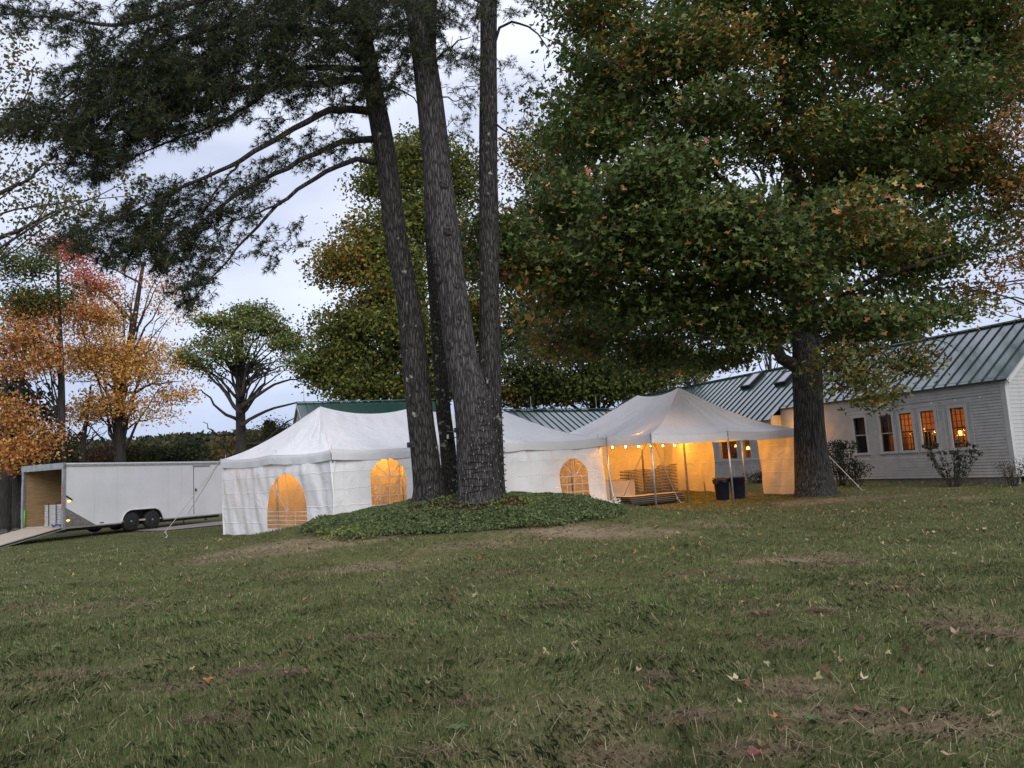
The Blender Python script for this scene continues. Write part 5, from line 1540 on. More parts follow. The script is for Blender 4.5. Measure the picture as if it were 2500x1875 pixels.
C, D = pine_pads(PADS, lambda a, b: 16.3 + 2.0 * min(1, max(0, a) / 900), np.array((-.75, -.2, -.35)), tw1, o1)
V, P, K = tufts(C, D, .15, 13, .015, pine_col(len(C)))
link('crown', np_mesh('crown', V - o1, P, 3, K), M['needles'], pine1)
bough.v, bough.f = bough.v, bough.f
bough.build('boughs', M['bark_pine'], pine1, True)
tag(tw1.build('twigs', M['bark_pine'], pine1), kind='stuff')
# crown of the forked pine
bg3 = MB()
for pts, r0, r1 in (([(1195, 150, 18.2), (1230, 60, 18), (1280, 60, 17.8), (1325, 95, 17.6), (1340, 140, 17.5)], .05, .008), ([(1195, 300, 18.2), (1225, 310, 18.1), (1255, 335, 18), (1275, 375, 17.9)], .035, .006), ([(1040, 180, 17.9), (1090, 120, 17.5), (1150, 90, 17.2)], .05, .01),
                    ([(1195, 20, 18.2), (1120, -30, 17.9), (1060, -20, 17.6)], .05, .01), ([(1050, 230, 17.9), (1110, 245, 17.7), (1160, 240, 17.6)], .025, .006)):
    limb(bg3, [np.array(at(*p)) - o3 for p in pts], r0, r1, 10, 6, .8, .03)
tw3 = MB()
C, D = pine_pads([(1120, 20, 110, 40, .9), (1080, 100, 90, 60, .7), (1140, 190, 55, 70, .5), (1260, 260, 40, 60, .22), (1250, 190, 45, 50, .25), (1280, 20, 60, 25, .5), (1125, 300, 45, 40, .35), (1010, 120, 70, 60, .7), (960, 30, 90, 50, 1)], lambda a, b: 17.5, np.array((.3, -.3, -.5)), tw3, o3)
V, P, K = tufts(C, D, .15, 12, .0115, pine_col(len(C)))
link('crown', np_mesh('crown', V - o3, P, 3, K), M['needles'], pine3)
bg3.build('boughs', M['bark_pine'], pine3, True); tag(tw3.build('twigs', M['bark_pine'], pine3), kind='stuff')
tw2 = MB()
C, D = pine_pads([(1060, -120, 110, 90, .6)], lambda a, b: 19.3, np.array((.1, .3, .3)), tw2, o2)
V, P, K = tufts(C, D, .15, 10, .0115, pine_col(len(C)))
link('crown', np_mesh('crown', V - o2, P, 3, K), M['needles'], pine2); tag(tw2.build('twigs', M['bark_pine'], pine2), kind='stuff')

# wire of fairy lights wound round the thick foot
wl_ = MB(); wp = []
Y3 = 17.9
for i in range(900):
    t = i / 899; py_ = 1205 - t * 235
    a = t * 2 * math.pi * 17
    c1 = np.array(at(np.interp(py_, [970, 1215], [1150, 1170]), py_, Y3)); c2 = np.array(at(1196, py_, 18.25))
    c = (c1 + c2) / 2 + np.array((-.07 + .05 * t, 0, 0))
    r1_, r2_ = .60, .70
    sh = 1 - .10 * t
    wp.append((c[0] + (r1_ * sh + .006 * math.sin(i * .9)) * math.cos(a), c[1] + r2_ * sh * math.sin(a), c[2] + .03 * math.sin(a * 2.3 + i * .05)))
fl = empty('fairy_light_wire', b3, label='dark wire of tiny unlit lights wound round the foot of the thickest pine', cat='string lights')
MB().tube([Vector(p) - b3 for p in wp], .009, 5).build('wire', M['wire'], fl)
M['tiny'] = mat('tiny_bulb', (.55, .55, .52), None, .3)
bl_ = MB()
for i in range(0, 900, 5):
    p = Vector(wp[i]) - b3; bl_.lathe([(.004, -.016), (.009, -.01), (.007, .012), (.002, .016)], 5, p)
tag(bl_.build('tiny_bulbs', M['tiny'], fl), kind='stuff')
# flood lamps clamped to the stems
def flood(label, px_, py_, Y, aim, sc=1.0):
    p = at(px_, py_, Y)
    f = empty('flood_lamp', p, aim, label=label, cat='lamp')
    MB().box(-.10 * sc, .10 * sc, -.03, .03, -.07 * sc, .07 * sc).build('housing', M['dark'], f)
    MB().box(-.09 * sc, .09 * sc, -.034, -.0305, -.06 * sc, .06 * sc).build('lens', mat('lamp_lens', (.35, .37, .4), None, .1, spec=1), f)
    for k in range(4): MB().box(-.09 * sc, .09 * sc, .0305, .055, -.055 * sc + k * .033 * sc, -.043 * sc + k * .033 * sc).build('fin', M['dark'], f)
    MB().tube([(0, .03, 0), (.05, .14, -.03), (.10, .24, -.02)], .014, 6).build('bracket', M['dark'], f)
    return f
flood('pair of small black flood lamps sticking out left of the leftmost pine', 1003, 1086, 18.2, R(200), .9)
flood('black flood lamp with a pale lens on the slim middle pine', 1096, 1066, 18.95, R(-65), .8)
flood('black flood lamp on the left edge of the thickest pine', 1117, 1050, 17.5, R(140), .8)
# ---- trees behind the tents and the trailer
def pal_by(fn): return fn
# broad maple behind the tents
def back_cols(C):
    n = len(C); c = pick_cols(n, [(4, (.085, .115, .028)), (4, (.125, .15, .036)), (3, (.18, .18, .04)), (1, (.25, .2, .04))], .25)
    z = noise3(C, .22, 44); t = RNG.random(n) < .55 * sstep(.60, .78, z)
    c[t] = pick_cols(int(t.sum()), [(2, (.25, .17, .035)), (1, (.30, .16, .04))], .3)
    return c
tb = base_on(1060, 50)
simple_tree('maple_tree', 'broad yellowing green tree behind the pines, left of the great maple', 'tree', tb, at(1010, 420, 50), .45,
            BW([(950, 430, 80, 80, 50, 160), (1000, 400, 90, 70, 51, 140), (1090, 420, 100, 90, 52, 160), (930, 560, 90, 90, 49, 170), (1020, 560, 110, 90, 50, 190), (880, 660, 90, 80, 48, 170), (980, 690, 110, 90, 48, 200), (860, 770, 110, 80, 48, 200), (980, 800, 110, 80, 47, 200),
                (830, 860, 80, 70, 48, 150), (900, 900, 100, 70, 47, 180), (1020, 900, 100, 70, 48, 170), (1120, 620, 90, 100, 52, 160), (1130, 760, 90, 90, 51, 150), (790, 900, 45, 60, 49, 60), (1110, 930, 80, 45, 48, 80), (960, 945, 90, 36, 47, 70), (850, 935, 70, 40, 47, 60)]),
            .26, None, 'rhomb', 34, 1.4, .24, .28, 30, 4, limb_from=.3, pal_fn=back_cols, leafm='leaf_far')
tb = base_on(1455, 54)
def bc2(C):
    n = len(C); c = pick_cols(n, [(4, (.075, .10, .026)), (4, (.10, .125, .032)), (2, (.14, .145, .035)), (1, (.05, .07, .02))], .25)
    t = RNG.random(n) < .5 * sstep(.55, .7, noise3(C, .2, 60)); c[t] = pick_cols(int(t.sum()), [(2, (.28, .19, .04)), (2, (.34, .16, .045))], .3); return c
simple_tree('maple_tree', 'dark tree with a black trunk behind the low wing, between the tents', 'tree', tb, at(1440, 500, 54), .5,
            BW([(1240, 820, 90, 80, 53, 120), (1300, 900, 100, 60, 52, 130), (1420, 900, 110, 60, 53, 140), (1530, 910, 90, 50, 54, 110), (1330, 760, 110, 90, 54, 150), (1480, 780, 110, 90, 55, 150), (1600, 860, 90, 60, 56, 100), (1290, 400, 80, 110, 55, 110), (1360, 560, 110, 100, 55, 140), (1240, 640, 80, 90, 54, 110), (1390, 420, 80, 90, 56, 100), (1240, 940, 80, 42, 52, 70), (1350, 955, 90, 40, 53, 90), (1480, 950, 90, 40, 54, 90), (1600, 925, 80, 40, 55, 70), (1680, 900, 60, 40, 56, 40)]),
            .28, None, 'rhomb', 32, 1.4, .22, .28, 26, 9, limb_from=.3, pal_fn=bc2)
# pale trees behind the long house
for px_, Y, bl_, lab in ((1700, 62, [(1640, 880, 70, 50, 62, 70), (1720, 890, 60, 40, 62, 60), (1780, 870, 60, 50, 63, 60), (1690, 830, 70, 50, 62, 60)], 'pale olive tree showing over the ridge behind the great maple trunk, left side'),
                         (2180, 50, [(2130, 800, 70, 60, 50, 60), (2200, 810, 70, 60, 50, 60), (2080, 850, 50, 40, 50, 30), (2260, 780, 60, 50, 50, 40)], 'grey-olive tree rising behind the house roof, right of the great trunk'),
                         (1880, 58, [(1830, 800, 60, 50, 58, 50), (1900, 830, 60, 50, 58, 50), (1860, 740, 60, 50, 58, 50)], 'thin olive tree behind the house, just left of the great trunk')):
    b_ = base_on(px_, Y)
    simple_tree('tree', lab, 'tree', b_, at(px_, bl_[0][1] - 30, Y), .25, BW(bl_), .34, [(3, (.075, .075, .035)), (2, (.11, .095, .04)), (1, (.14, .09, .04)), (1, (.05, .055, .025))], 'rhomb', 11, 1.1, .40, .35, 14, 12)
# orange maple at the right edge
def edge_cols(C):
    n = len(C); return pick_cols(n, [(3, (.30, .15, .04)), (3, (.24, .16, .04)), (2, (.38, .14, .045)), (2, (.11, .115, .03))], .25)
rb = base_on(2760, 27)
simple_tree('maple_tree', 'orange-tinged maple leaning in at the right edge over the roof', 'tree', rb, at(2760, 100, 27), .3,
            BW([(2450, 90, 70, 70, 25, 55), (2470, 230, 60, 80, 25, 70), (2440, 340, 70, 60, 24, 75), (2480, 440, 60, 60, 24, 70), (2470, 560, 60, 60, 25, 60), (2440, 660, 50, 50, 25, 40), (2380, 720, 70, 30, 26, 28), (2450, 740, 40, 30, 26, 18), (2490, 640, 40, 60, 25, 40), (2600, 300, 140, 200, 26, 160), (2620, 600, 140, 150, 26, 110), (2330, 690, 40, 30, 26, 16)]),
            .17, None, 'maple', 10, .55, .34, .7, 34, 21, limb_from=.3, pal_fn=edge_cols, leafm='leaf')
# open-crowned green tree left of the tent
ob = base_on(590, 46)
ot = simple_tree('oak_tree', 'round-topped green tree with bare spreading lower limbs, left of the tent peak', 'tree', ob, at(580, 760, 46), .38,
            BW([(605, 768, 62, 34, 46, 52), (545, 788, 52, 36, 45, 44), (665, 790, 58, 38, 46, 50), (500, 825, 40, 34, 45, 32), (590, 822, 60, 36, 44.5, 40), (720, 835, 42, 36, 46, 36), (470, 868, 32, 30, 45, 24), (650, 852, 62, 32, 44.5, 44), (725, 880, 40, 26, 45, 26), (540, 868, 56, 28, 44.5, 26), (680, 905, 52, 22, 45, 22), (610, 890, 50, 24, 47, 16), (500, 905, 40, 20, 46, 10)]),
            .19, [(4, (.15, .195, .055)), (3, (.19, .225, .065)), (2, (.10, .14, .045)), (.8, (.26, .16, .08))], 'rhomb', 40, .85, .33, .7, 44, 15, limb_from=.32, trunk_pts=[ob, at(587, 1000, 46), at(583, 930, 46), at(592, 790, 46)], twigs=3, flat=.45, shell=.2, vf=.85, lump=7)
exl = MB(); o_ = np.array(ob)
for pts in ([(588, 1010), (540, 950), (490, 900), (455, 880)], [(588, 1000), (650, 950), (710, 925), (750, 940)], [(587, 1030), (540, 1000), (500, 960), (470, 950)], [(590, 990), (640, 940), (660, 870)], [(586, 980), (560, 900), (530, 830)], [(589, 1040), (650, 1005), (720, 985), (735, 1000)], [(588, 970), (610, 880), (640, 820)], [(587, 1090), (640, 1080), (690, 1040), (735, 1010)], [(587, 1060), (530, 1060), (495, 1030)]):
    limb(exl, [np.array(at(a, b, 46 + RNG.uniform(-1, 1))) - o_ for a, b in pts], .13, .02, 10, 6, .8, .05)
exl.build('lower_limbs', M['bark_far'], ot, True)
# flame-coloured maple behind the trailer
def flame(C):
    n = len(C)
    pz = np.array([pix(c) for c in C[::1]]) if n < 200 else None
    v = (C - CAM_O) @ CM3
    px_ = IMG_W / 2 + F_PX * v[:, 0] / -v[:, 2]; py_ = IMG_H / 2 - F_PX * v[:, 1] / -v[:, 2]
    red = sstep(.25, .65, (330 - px_) / 250 * .35 + (820 - py_) / 250 * .75 + RNG.normal(size=n) * .12)
    c = pick_cols(n, [(4, LOR), (4, LYE), (1.5, (.20, .13, .03)), (1, OR)], .25)
    r = RNG.random(n) < red
    c[r] = pick_cols(int(r.sum()), [(3, PNK), (2, RD), (2, (.36, .13, .06))], .2)
    return c
fb = base_on(296, 38)
simple_tree('maple_tree', 'orange and red maple in full autumn colour behind the trailer', 'tree', fb, at(310, 640, 38), .33,
            BW([(190, 640, 75, 55, 38, 70), (140, 615, 40, 38, 38, 24), (255, 690, 70, 45, 38, 55), (200, 760, 90, 65, 37, 85), (320, 755, 80, 55, 38, 60), (390, 800, 60, 55, 38, 45), (425, 730, 35, 45, 38, 14), (250, 850, 100, 60, 37, 90), (350, 890, 100, 55, 37, 80), (425, 950, 55, 35, 38, 30), (300, 970, 95, 50, 37, 65), (380, 1010, 70, 35, 37, 40), (185, 900, 55, 55, 37, 45), (215, 1000, 55, 50, 37, 36), (340, 680, 50, 45, 38, 12), (385, 670, 50, 50, 38, 8)]),
            .14, None, 'rhomb', 42, .9, .36, .6, 46, 25, limb_from=.2, trunk_pts=[fb, at(292, 1040, 38), at(300, 930, 38), at(325, 800, 38), at(350, 640, 38)], pal_fn=flame, twigs=4, bark='bark_far')
# mixed trees at the left edge
lb_ = base_on(148, 34)
def mixed(C):
    n = len(C); v = (C - CAM_O) @ CM3
    py_ = IMG_H / 2 - F_PX * v[:, 1] / -v[:, 2]; px_ = IMG_W / 2 + F_PX * v[:, 0] / -v[:, 2]
    c = pick_cols(n, [(3, LOR), (2, OR), (2, LYE), (1, PNK), (1, (.08, .08, .02))], .25)
    g = RNG.random(n) < sstep(.3, .7, (790 - py_) / 160 + .3 + RNG.normal(size=n) * .15)
    c[g] = pick_cols(int(g.sum()), [(4, (.08, .12, .038)), (3, (.11, .145, .044)), (1, (.24, .20, .05))], .25)
    return c
simple_tree('maple_tree', 'tall maple at the left edge, green above and orange below', 'tree', lb_, at(140, 600, 34), .22,
            BW([(50, 650, 105, 55, 33, 100), (85, 715, 100, 48, 33, 85), (40, 770, 70, 45, 33, 55), (70, 830, 75, 55, 33, 70), (30, 905, 60, 50, 33, 50), (110, 880, 45, 40, 33, 30), (20, 990, 45, 40, 32, 30), (90, 1085, 65, 36, 32, 46), (30, 1115, 50, 36, 32, 40), (120, 1050, 40, 26, 32, 20), (45, 1040, 40, 30, 32, 20)]),
            .14, None, 'rhomb', 42, .8, .32, .6, 34, 33, limb_from=.12, trunk_pts=[lb_, at(150, 1000, 34), at(148, 850, 34), at(140, 620, 34)], pal_fn=mixed, twigs=2)
# dark stems at the far left
def bare(name, label, px_, Y, r, pts, blobs=None, pal=None):
    b_ = base_on(px_, Y)
    return simple_tree(name, label, 'tree', b_, at(*pts[-1], Y), r, BW(blobs), .3, pal, 'rhomb', 12, .9, .36, .5, 14, int(px_), trunk_pts=[b_] + [at(a, b, Y) for a, b in pts], limb_from=.3)
dk = [(4, (.030, .042, .020)), (2, (.05, .062, .024)), (1, (.08, .075, .03))]
bare('spruce_tree', 'dark thick-stemmed tree at the very left edge behind the trailer ramp', 12, 36, .42, [(16, 1080), (10, 900)], [(20, 1050, 60, 60, 37, 40), (-40, 950, 70, 90, 37, 40), (40, 960, 50, 50, 38, 30), (60, 1150, 40, 40, 38, 20)], dk)
bare('spruce_tree', 'dark grey stem just left of the trailer opening', 45, 33.5, .24, [(44, 1080), (52, 940), (58, 850)], [(70, 960, 40, 40, 36, 20), (90, 1000, 40, 40, 36, 20)], dk)
bare('young_tree', 'slanting dark stem behind the trailer, left of the flame maple', 196, 37, .16, [(204, 1080), (214, 1010), (222, 940)], [(230, 1040, 60, 35, 38, 24), (180, 1060, 40, 30, 38, 16)], [(2, LYE), (2, (.10, .09, .03)), (1, dk[1][1])])
# shrubs behind the trailer
for px_, Y, rx, ry, top, lab, pal in ((420, 42, 60, 22, 1098, 'dark green bush above the trailer roof, under the flame maple', dk), (500, 44, 32, 20, 1108, 'dark green bush between the trailer and the tent corner', dk), (340, 43, 50, 24, 1104, 'olive bush behind the trailer middle', [(2, (.06, .06, .02)), (2, (.035, .045, .015)), (1, (.15, .09, .03))]),
                                      (250, 44, 50, 25, 1110, 'reddish low bush behind the trailer', [(2, (.16, .07, .05)), (2, (.10, .06, .04)), (1, (.06, .05, .02))]), (680, 52, 60, 35, 1060, 'olive bush left of the tent slope, below the far hill', [(3, (.05, .06, .02)), (1, (.09, .075, .025))]), (640, 60, 60, 30, 1085, 'low olive bush behind the left tent corner', [(3, (.06, .065, .022)), (1, (.11, .085, .03))]), (130, 44, 60, 50, 1090, 'dark bush behind the trailer opening', dk)):
    b_ = base_on(px_, Y)
    simple_tree('shrub', lab, 'shrub', b_, at(px_, top, Y), .06, BW([(px_, top, rx, ry, Y, int(rx * ry * .045)), (px_ - rx * .4, top + ry * .6, rx * .8, ry, Y, int(rx * ry * .03)), (px_ + rx * .4, top + ry * .7, rx * .8, ry, Y - 1, int(rx * ry * .03))]), .16, pal, 'rhomb', 26, .7, .40, .6, 9, int(px_) + 3)
# tall sparse oak whose limbs reach in from the left
kb = base_on(-330, 25)
kt = simple_tree('oak_tree', 'thin olive-leaved oak limbs reaching in from the left edge', 'tree', kb, at(-200, 60, 25), .3,
            BW([(50, 130, 80, 60, 25, 34), (40, 230, 70, 60, 25, 32), (60, 330, 80, 55, 25, 34), (50, 420, 80, 45, 25, 32), (130, 480, 110, 40, 25, 40), (220, 525, 100, 36, 24, 34), (320, 425, 55, 32, 24, 16), (330, 470, 40, 22, 24, 8), (60, 560, 80, 32, 25, 30), (30, 500, 50, 40, 25, 16), (110, 410, 60, 40, 25, 16), (-120, 300, 140, 200, 26, 60)]),
            .15, [(3, (.11, .125, .045)), (2, (.16, .15, .05)), (2, (.075, .09, .033)), (.6, (.30, .16, .06))], 'rhomb', 11, .62, .30, .8, 12, 51, limb_from=.3, leafm='leaf', twigs=2)
kl = MB(); o_ = np.array(kb)
for pts, r in (([(-200, 560, 25), (0, 470, 25), (60, 440, 25), (115, 402, 25), (190, 395, 24.6)], .11), ([(-220, 640, 25), (0, 580, 25), (80, 545, 24.8), (160, 508, 24.5), (250, 535, 24.2)], .11), ([(-150, 420, 25), (20, 330, 25), (60, 240, 25), (90, 150, 25)], .05), ([(110, 405, 25), (140, 440, 25), (170, 470, 25)], .03), ([(90, 540, 24.8), (120, 490, 24.8), (130, 450, 24.6)], .03)):
    limb(kl, [np.array(at(*p)) - o_ for p in pts], r, .012, 12, 6, .8, .03)
kl.build('boughs', M['bark_far'], kt, True)

# ---- low stone wall behind the ramp
M['stone'] = mat('field_stone', (.05, .048, .045), (.14, .135, .125), .95, 4, bump=.8, bump_dist=.04)
sw = empty('stone_wall', base_on(20, 33.0), label='low wall of dark field stones behind the trailer ramp', cat='wall')
for i in range(16):
    x = -3.6 + .48 * (i % 9) + RNG.uniform(-.1, .1); z = .16 + (.30 if i >= 9 else 0); y = .12 * x + RNG.uniform(-.05, .05)
    u = []
    mb = MB().lathe([(.02, -.2), (.16, -.16), (.26, -.02), (.23, .12), (.10, .18), (.01, .19)], 9)
    mb.v = [(a * RNG.uniform(.8, 1.2), b * RNG.uniform(.7, 1.0), c * RNG.uniform(.7, 1.1)) for a, b, c in mb.v]
    o = mb.build('stone', M['stone'], sw); o.location = (x, y, z); o.rotation_euler = (RNG.uniform(-.3, .3), RNG.uniform(-.3, .3), RNG.uniform(0, 6))

# ---- far hillside woods, seen as one mass
n_ = 2600
yy = RNG.uniform(110, 700, n_) ; xx = -yy * RNG.uniform(.02, .85, n_) + RNG.uniform(-10, 10, n_)
keep = (yy > 330) | (RNG.random(n_) < .30)
xx, yy = xx[keep], yy[keep]
zz = terrain(xx, yy); hh = RNG.uniform(4, 9, len(xx)) * np.where(yy > 330, 1.5, .5)
per = 46
C = np.stack([xx, yy, zz + hh * .5], -1); C = np.repeat(C, per, 0)
H_ = np.repeat(hh, per)
u = rand_unit(len(C)) * (RNG.uniform(.3, 1, (len(C), 1)) ** .5)
C = C + u * np.stack([H_ * .45, H_ * .45, H_ * .55], -1)
base_c = pick_cols(len(xx), [(4, (.04, .052, .022)), (3, (.06, .066, .026)), (2, (.085, .075, .03)), (1, (.12, .075, .03)), (2, (.025, .036, .018))], .2)
V, P, K, k = scatter_leaves(C, np.tile((0, 0, 1.0), (len(C), 1)), 1.0, 'rhomb', np.repeat(base_c, per, 0) * RNG.uniform(.8, 1.2, (len(C), 1)), .3)
V = V.reshape(-1, k, 3); ctr_ = C[:, None, :]; V = ctr_ + (V - ctr_) * (H_ * .23)[:, None, None]; V = V.reshape(-1, 3)
tag(link('far_woods', np_mesh('far_woods', V, P, k, K), M['leaf_far']), 'wooded hillside far behind the trailer', 'woods', kind='stuff')
# two far pines standing above the woods
for px_, lab in ((655, 'left one of two tall far pines above the hill'), (668, 'right one of two tall far pines above the hill')):
    Y = 420; p = at(px_, 1100, Y); b_ = Vector((p.x, p.y, gz(p.x, p.y)))
    t_ = at(px_, 1027 + (px_ - 655) * .2, Y)
    f = empty('far_pine', b_, label=lab, cat='tree')
    h = t_.z - b_.z
    MB().tube([(0, 0, -1), (0, 0, h * .95)], [.5, .1], 6).build('trunk', M['bark_far'], f)
    n2 = 260
    q = RNG.uniform(.25, 1, n2); C = np.stack([RNG.normal(size=n2) * (1.15 - q) * 3.0, RNG.normal(size=n2) * (1.15 - q) * 3.0, q * h], -1)
    V, P, K, k = scatter_leaves(C, np.tile((0, 0, 1.0), (n2, 1)), 2.4, 'rhomb', pick_cols(n2, [(1, (.016, .024, .014))], .3), .4)
    link('crown', np_mesh('crown', V, P, k, K), M['leaf_far'], f)
# ------------------------------------------------------------------ lawn, ground cover, fallen leaves
M['grass'] = leaf_mat('grass_blade', .6, .38, .25)
def grass_field():
    rows = []
    # bands of depth: (y0, y1, blades per square metre)
    for y0, y1, dn in ((2.6, 5, 3000), (5, 7, 2000), (7, 10, 1150), (10, 14, 440), (14, 20, 200), (20, 30, 85)):
        w = .80 * y1 + 1.9
        n = int((y1 - y0) * 2 * w * dn)
        y = RNG.uniform(y0, y1, n); x = RNG.uniform(-w, w, n)
        ok = np.abs(x) < .78 * y + 1.6
        rows.append(np.stack([x[ok], y[ok]], -1))
    return np.concatenate(rows)
XY = grass_field()
x, y = XY[:, 0], XY[:, 1]
d = dryness(x, y)
bare_ = (RNG.random(len(x)) < d * .55) | inside(BED, x, y) | ((np.hypot(x - 10.0, y - 24.9) < .9))
nd = np.exp(-(((x + 1.0) / 1.7) ** 2 + ((y - 18.2) / 1.0) ** 2) ** 2) > .3
xy_keep = ~(bare_ | nd)
x, y, d = x[xy_keep], y[xy_keep], d[xy_keep]
n = len(x)
tuft = fnoise(x, y, 2.6, 33); lush = fnoise(x, y, .9, 40)
h = (.034 + .018 * sstep(.35, .75, tuft) + .014 * sstep(.5, .8, lush)) * RNG.uniform(.55, 1.35, n) * (1 - .45 * d)
h *= np.clip(1.15 - y * .012, .8, 1.2)
wd = .0038 * np.maximum(1, y / 5.5) * RNG.uniform(.7, 1.3, n)
ang = RNG.uniform(0, 2 * math.pi, n) + 0
swirl = fnoise(x, y, 1.1, 51) * 9
dirx, diry = np.cos(ang) * .85 + np.cos(swirl) * .35, np.sin(ang) * .85 + np.sin(swirl) * .35
lean = RNG.uniform(.2, .9, n) + d * .9
z = terrain(x, y)
sx, sy = -np.sin(ang), np.cos(ang)
b0 = np.stack([x - sx * wd / 2, y - sy * wd / 2, z - .004], -1); b1_ = np.stack([x + sx * wd / 2, y + sy * wd / 2, z - .004], -1)
mx_, my_, mz_ = x + dirx * h * lean * .35, y + diry * h * lean * .35, z + h * .62
m0 = np.stack([mx_ - sx * wd * .4, my_ - sy * wd * .4, mz_], -1); m1_ = np.stack([mx_ + sx * wd * .4, my_ + sy * wd * .4, mz_], -1)
tp_ = np.stack([x + dirx * h * lean, y + diry * h * lean, z + h * np.maximum(.25, 1 - lean * .35)], -1)
V = np.stack([b0, b1_, m1_, tp_, m0], 1).reshape(-1, 3)
P = np.arange(n * 5).reshape(n, 5)
gcol = pick_cols(n, [(4, (.108, .156, .052)), (4, (.142, .190, .063)), (2, (.092, .150, .054)), (2, (.19, .215, .084)), (1.6, (.26, .22, .12)), (.9, (.36, .31, .18))], .25)
tan = pick_cols(n, [(3, (.27, .215, .135)), (2, (.35, .285, .185)), (1, (.18, .14, .085)), (2.5, (.15, .155, .068))], .25)
isd = RNG.random(n) < np.clip(d * 1.35 + .05, 0, .95)
gcol[isd] = tan[isd]
lushc = (.78 + .5 * fnoise(x, y, .22, 71))[:, None] * (.74 + .52 * sstep(.35, .7, fnoise(x, y, 2.4, 72)))[:, None] + .0 * sstep(.3, .75, fnoise(x, y, .7, 70))[:, None]
gcol = gcol * lushc
tag(link('grass', np_mesh('grass', V, P, 5, np.repeat(gcol, 5, 0)), M['grass']), 'short rough lawn grass with dry tan patches', 'grass', kind='stuff')
print('blades', n)
# straw lying on the bare places
n = 9000
k_ = RNG.integers(0, len(DRYW), n)
cx = np.array([DRYW[i][0] for i in k_]); cy = np.array([DRYW[i][1] for i in k_]); rx = np.array([DRYW[i][2] for i in k_]); ry = np.array([DRYW[i][3] for i in k_])
x = cx + RNG.normal(size=n) * rx * .5; y = cy + RNG.normal(size=n) * ry * .5
z = terrain(x, y) + RNG.uniform(.006, .03, n)
a = RNG.uniform(0, 2 * math.pi, n); L = RNG.uniform(.04, .11, n); w = .004 * np.maximum(1, y / 6)
dx, dy = np.cos(a) * L / 2, np.sin(a) * L / 2; sx, sy = -np.sin(a) * w / 2, np.cos(a) * w / 2
dz = RNG.normal(size=n) * .012
V = np.stack([np.stack([x - dx - sx, y - dy - sy, z - dz], -1), np.stack([x - dx + sx, y - dy + sy, z - dz], -1), np.stack([x + dx + sx, y + dy + sy, z + dz], -1), np.stack([x + dx - sx, y + dy - sy, z + dz], -1)], 1).reshape(-1, 3)
n3 = 9000
y3 = 3.4 + 20 * RNG.random(n3) ** 1.7; x3 = RNG.uniform(-1, 1, n3) * (.76 * y3 + .4)
a3 = RNG.uniform(0, 2 * math.pi, n3); L3 = RNG.uniform(.05, .12, n3); w3 = .0034 * np.maximum(1, y3 / 5)
ok3 = ~inside(BED, x3, y3) & ((fnoise(x3, y3, 1.2, 61) > .46) | (RNG.random(n3) < .3)); x3, y3, a3, L3, w3 = x3[ok3], y3[ok3], a3[ok3], L3[ok3], w3[ok3]; n3 = len(x3)
z3 = terrain(x3, y3) + RNG.uniform(.025, .06, n3); dz3 = RNG.normal(size=n3) * .016
dx3, dy3 = np.cos(a3) * L3 / 2, np.sin(a3) * L3 / 2; sx3, sy3 = -np.sin(a3) * w3 / 2, np.cos(a3) * w3 / 2
V3 = np.stack([np.stack([x3 - dx3 - sx3, y3 - dy3 - sy3, z3 - dz3], -1), np.stack([x3 - dx3 + sx3, y3 - dy3 + sy3, z3 - dz3], -1), np.stack([x3 + dx3 + sx3, y3 + dy3 + sy3, z3 + dz3], -1), np.stack([x3 + dx3 - sx3, y3 + dy3 - sy3, z3 + dz3], -1)], 1).reshape(-1, 3)
tag(link('dry_blades', np_mesh('dry_blades', V3, np.arange(4 * n3).reshape(n3, 4), 4, np.repeat(pick_cols(n3, [(3, (.40, .34, .20)), (2, (.50, .43, .27)), (2, (.28, .24, .12))], .25), 4, 0)), M['grass']), 'single dry grass stalks lying on the green lawn', 'grass', kind='stuff')
tag(link('straw', np_mesh('straw', V, np.arange(4 * n).reshape(n, 4), 4, np.repeat(pick_cols(n, [(3, (.22, .165, .10)), (2, (.28, .22, .14)), (2, (.13, .09, .055))], .25), 4, 0)), M['grass']), 'dry straw and thatch lying on the bare patches', 'straw', kind='stuff')
# needles under the pines
n = 5000
x = -1.1 + RNG.normal(size=n) * 1.1; y = 17.5 + RNG.normal(size=n) * .5; z = terrain(x, y) + .012
a = RNG.uniform(0, 6.28, n); L = .11; w = .011
dx, dy = np.cos(a) * L / 2, np.sin(a) * L / 2; sx, sy = -np.sin(a) * w / 2, np.cos(a) * w / 2
V = np.stack([np.stack([x - dx - sx, y - dy - sy, z], -1), np.stack([x - dx + sx, y - dy + sy, z], -1), np.stack([x + dx + sx, y + dy + sy, z + .02], -1), np.stack([x + dx - sx, y + dy - sy, z + .02], -1)], 1).reshape(-1, 3)
tag(link('needle_litter', np_mesh('needle_litter', V, np.arange(4 * n).reshape(n, 4), 4, np.repeat(pick_cols(n, [(2, (.15, .075, .04)), (1, (.10, .055, .03)), (1, (.2, .12, .07))], .25), 4, 0)), M['grass']), 'fallen brown pine needles round the trunks', 'needles', kind='stuff')
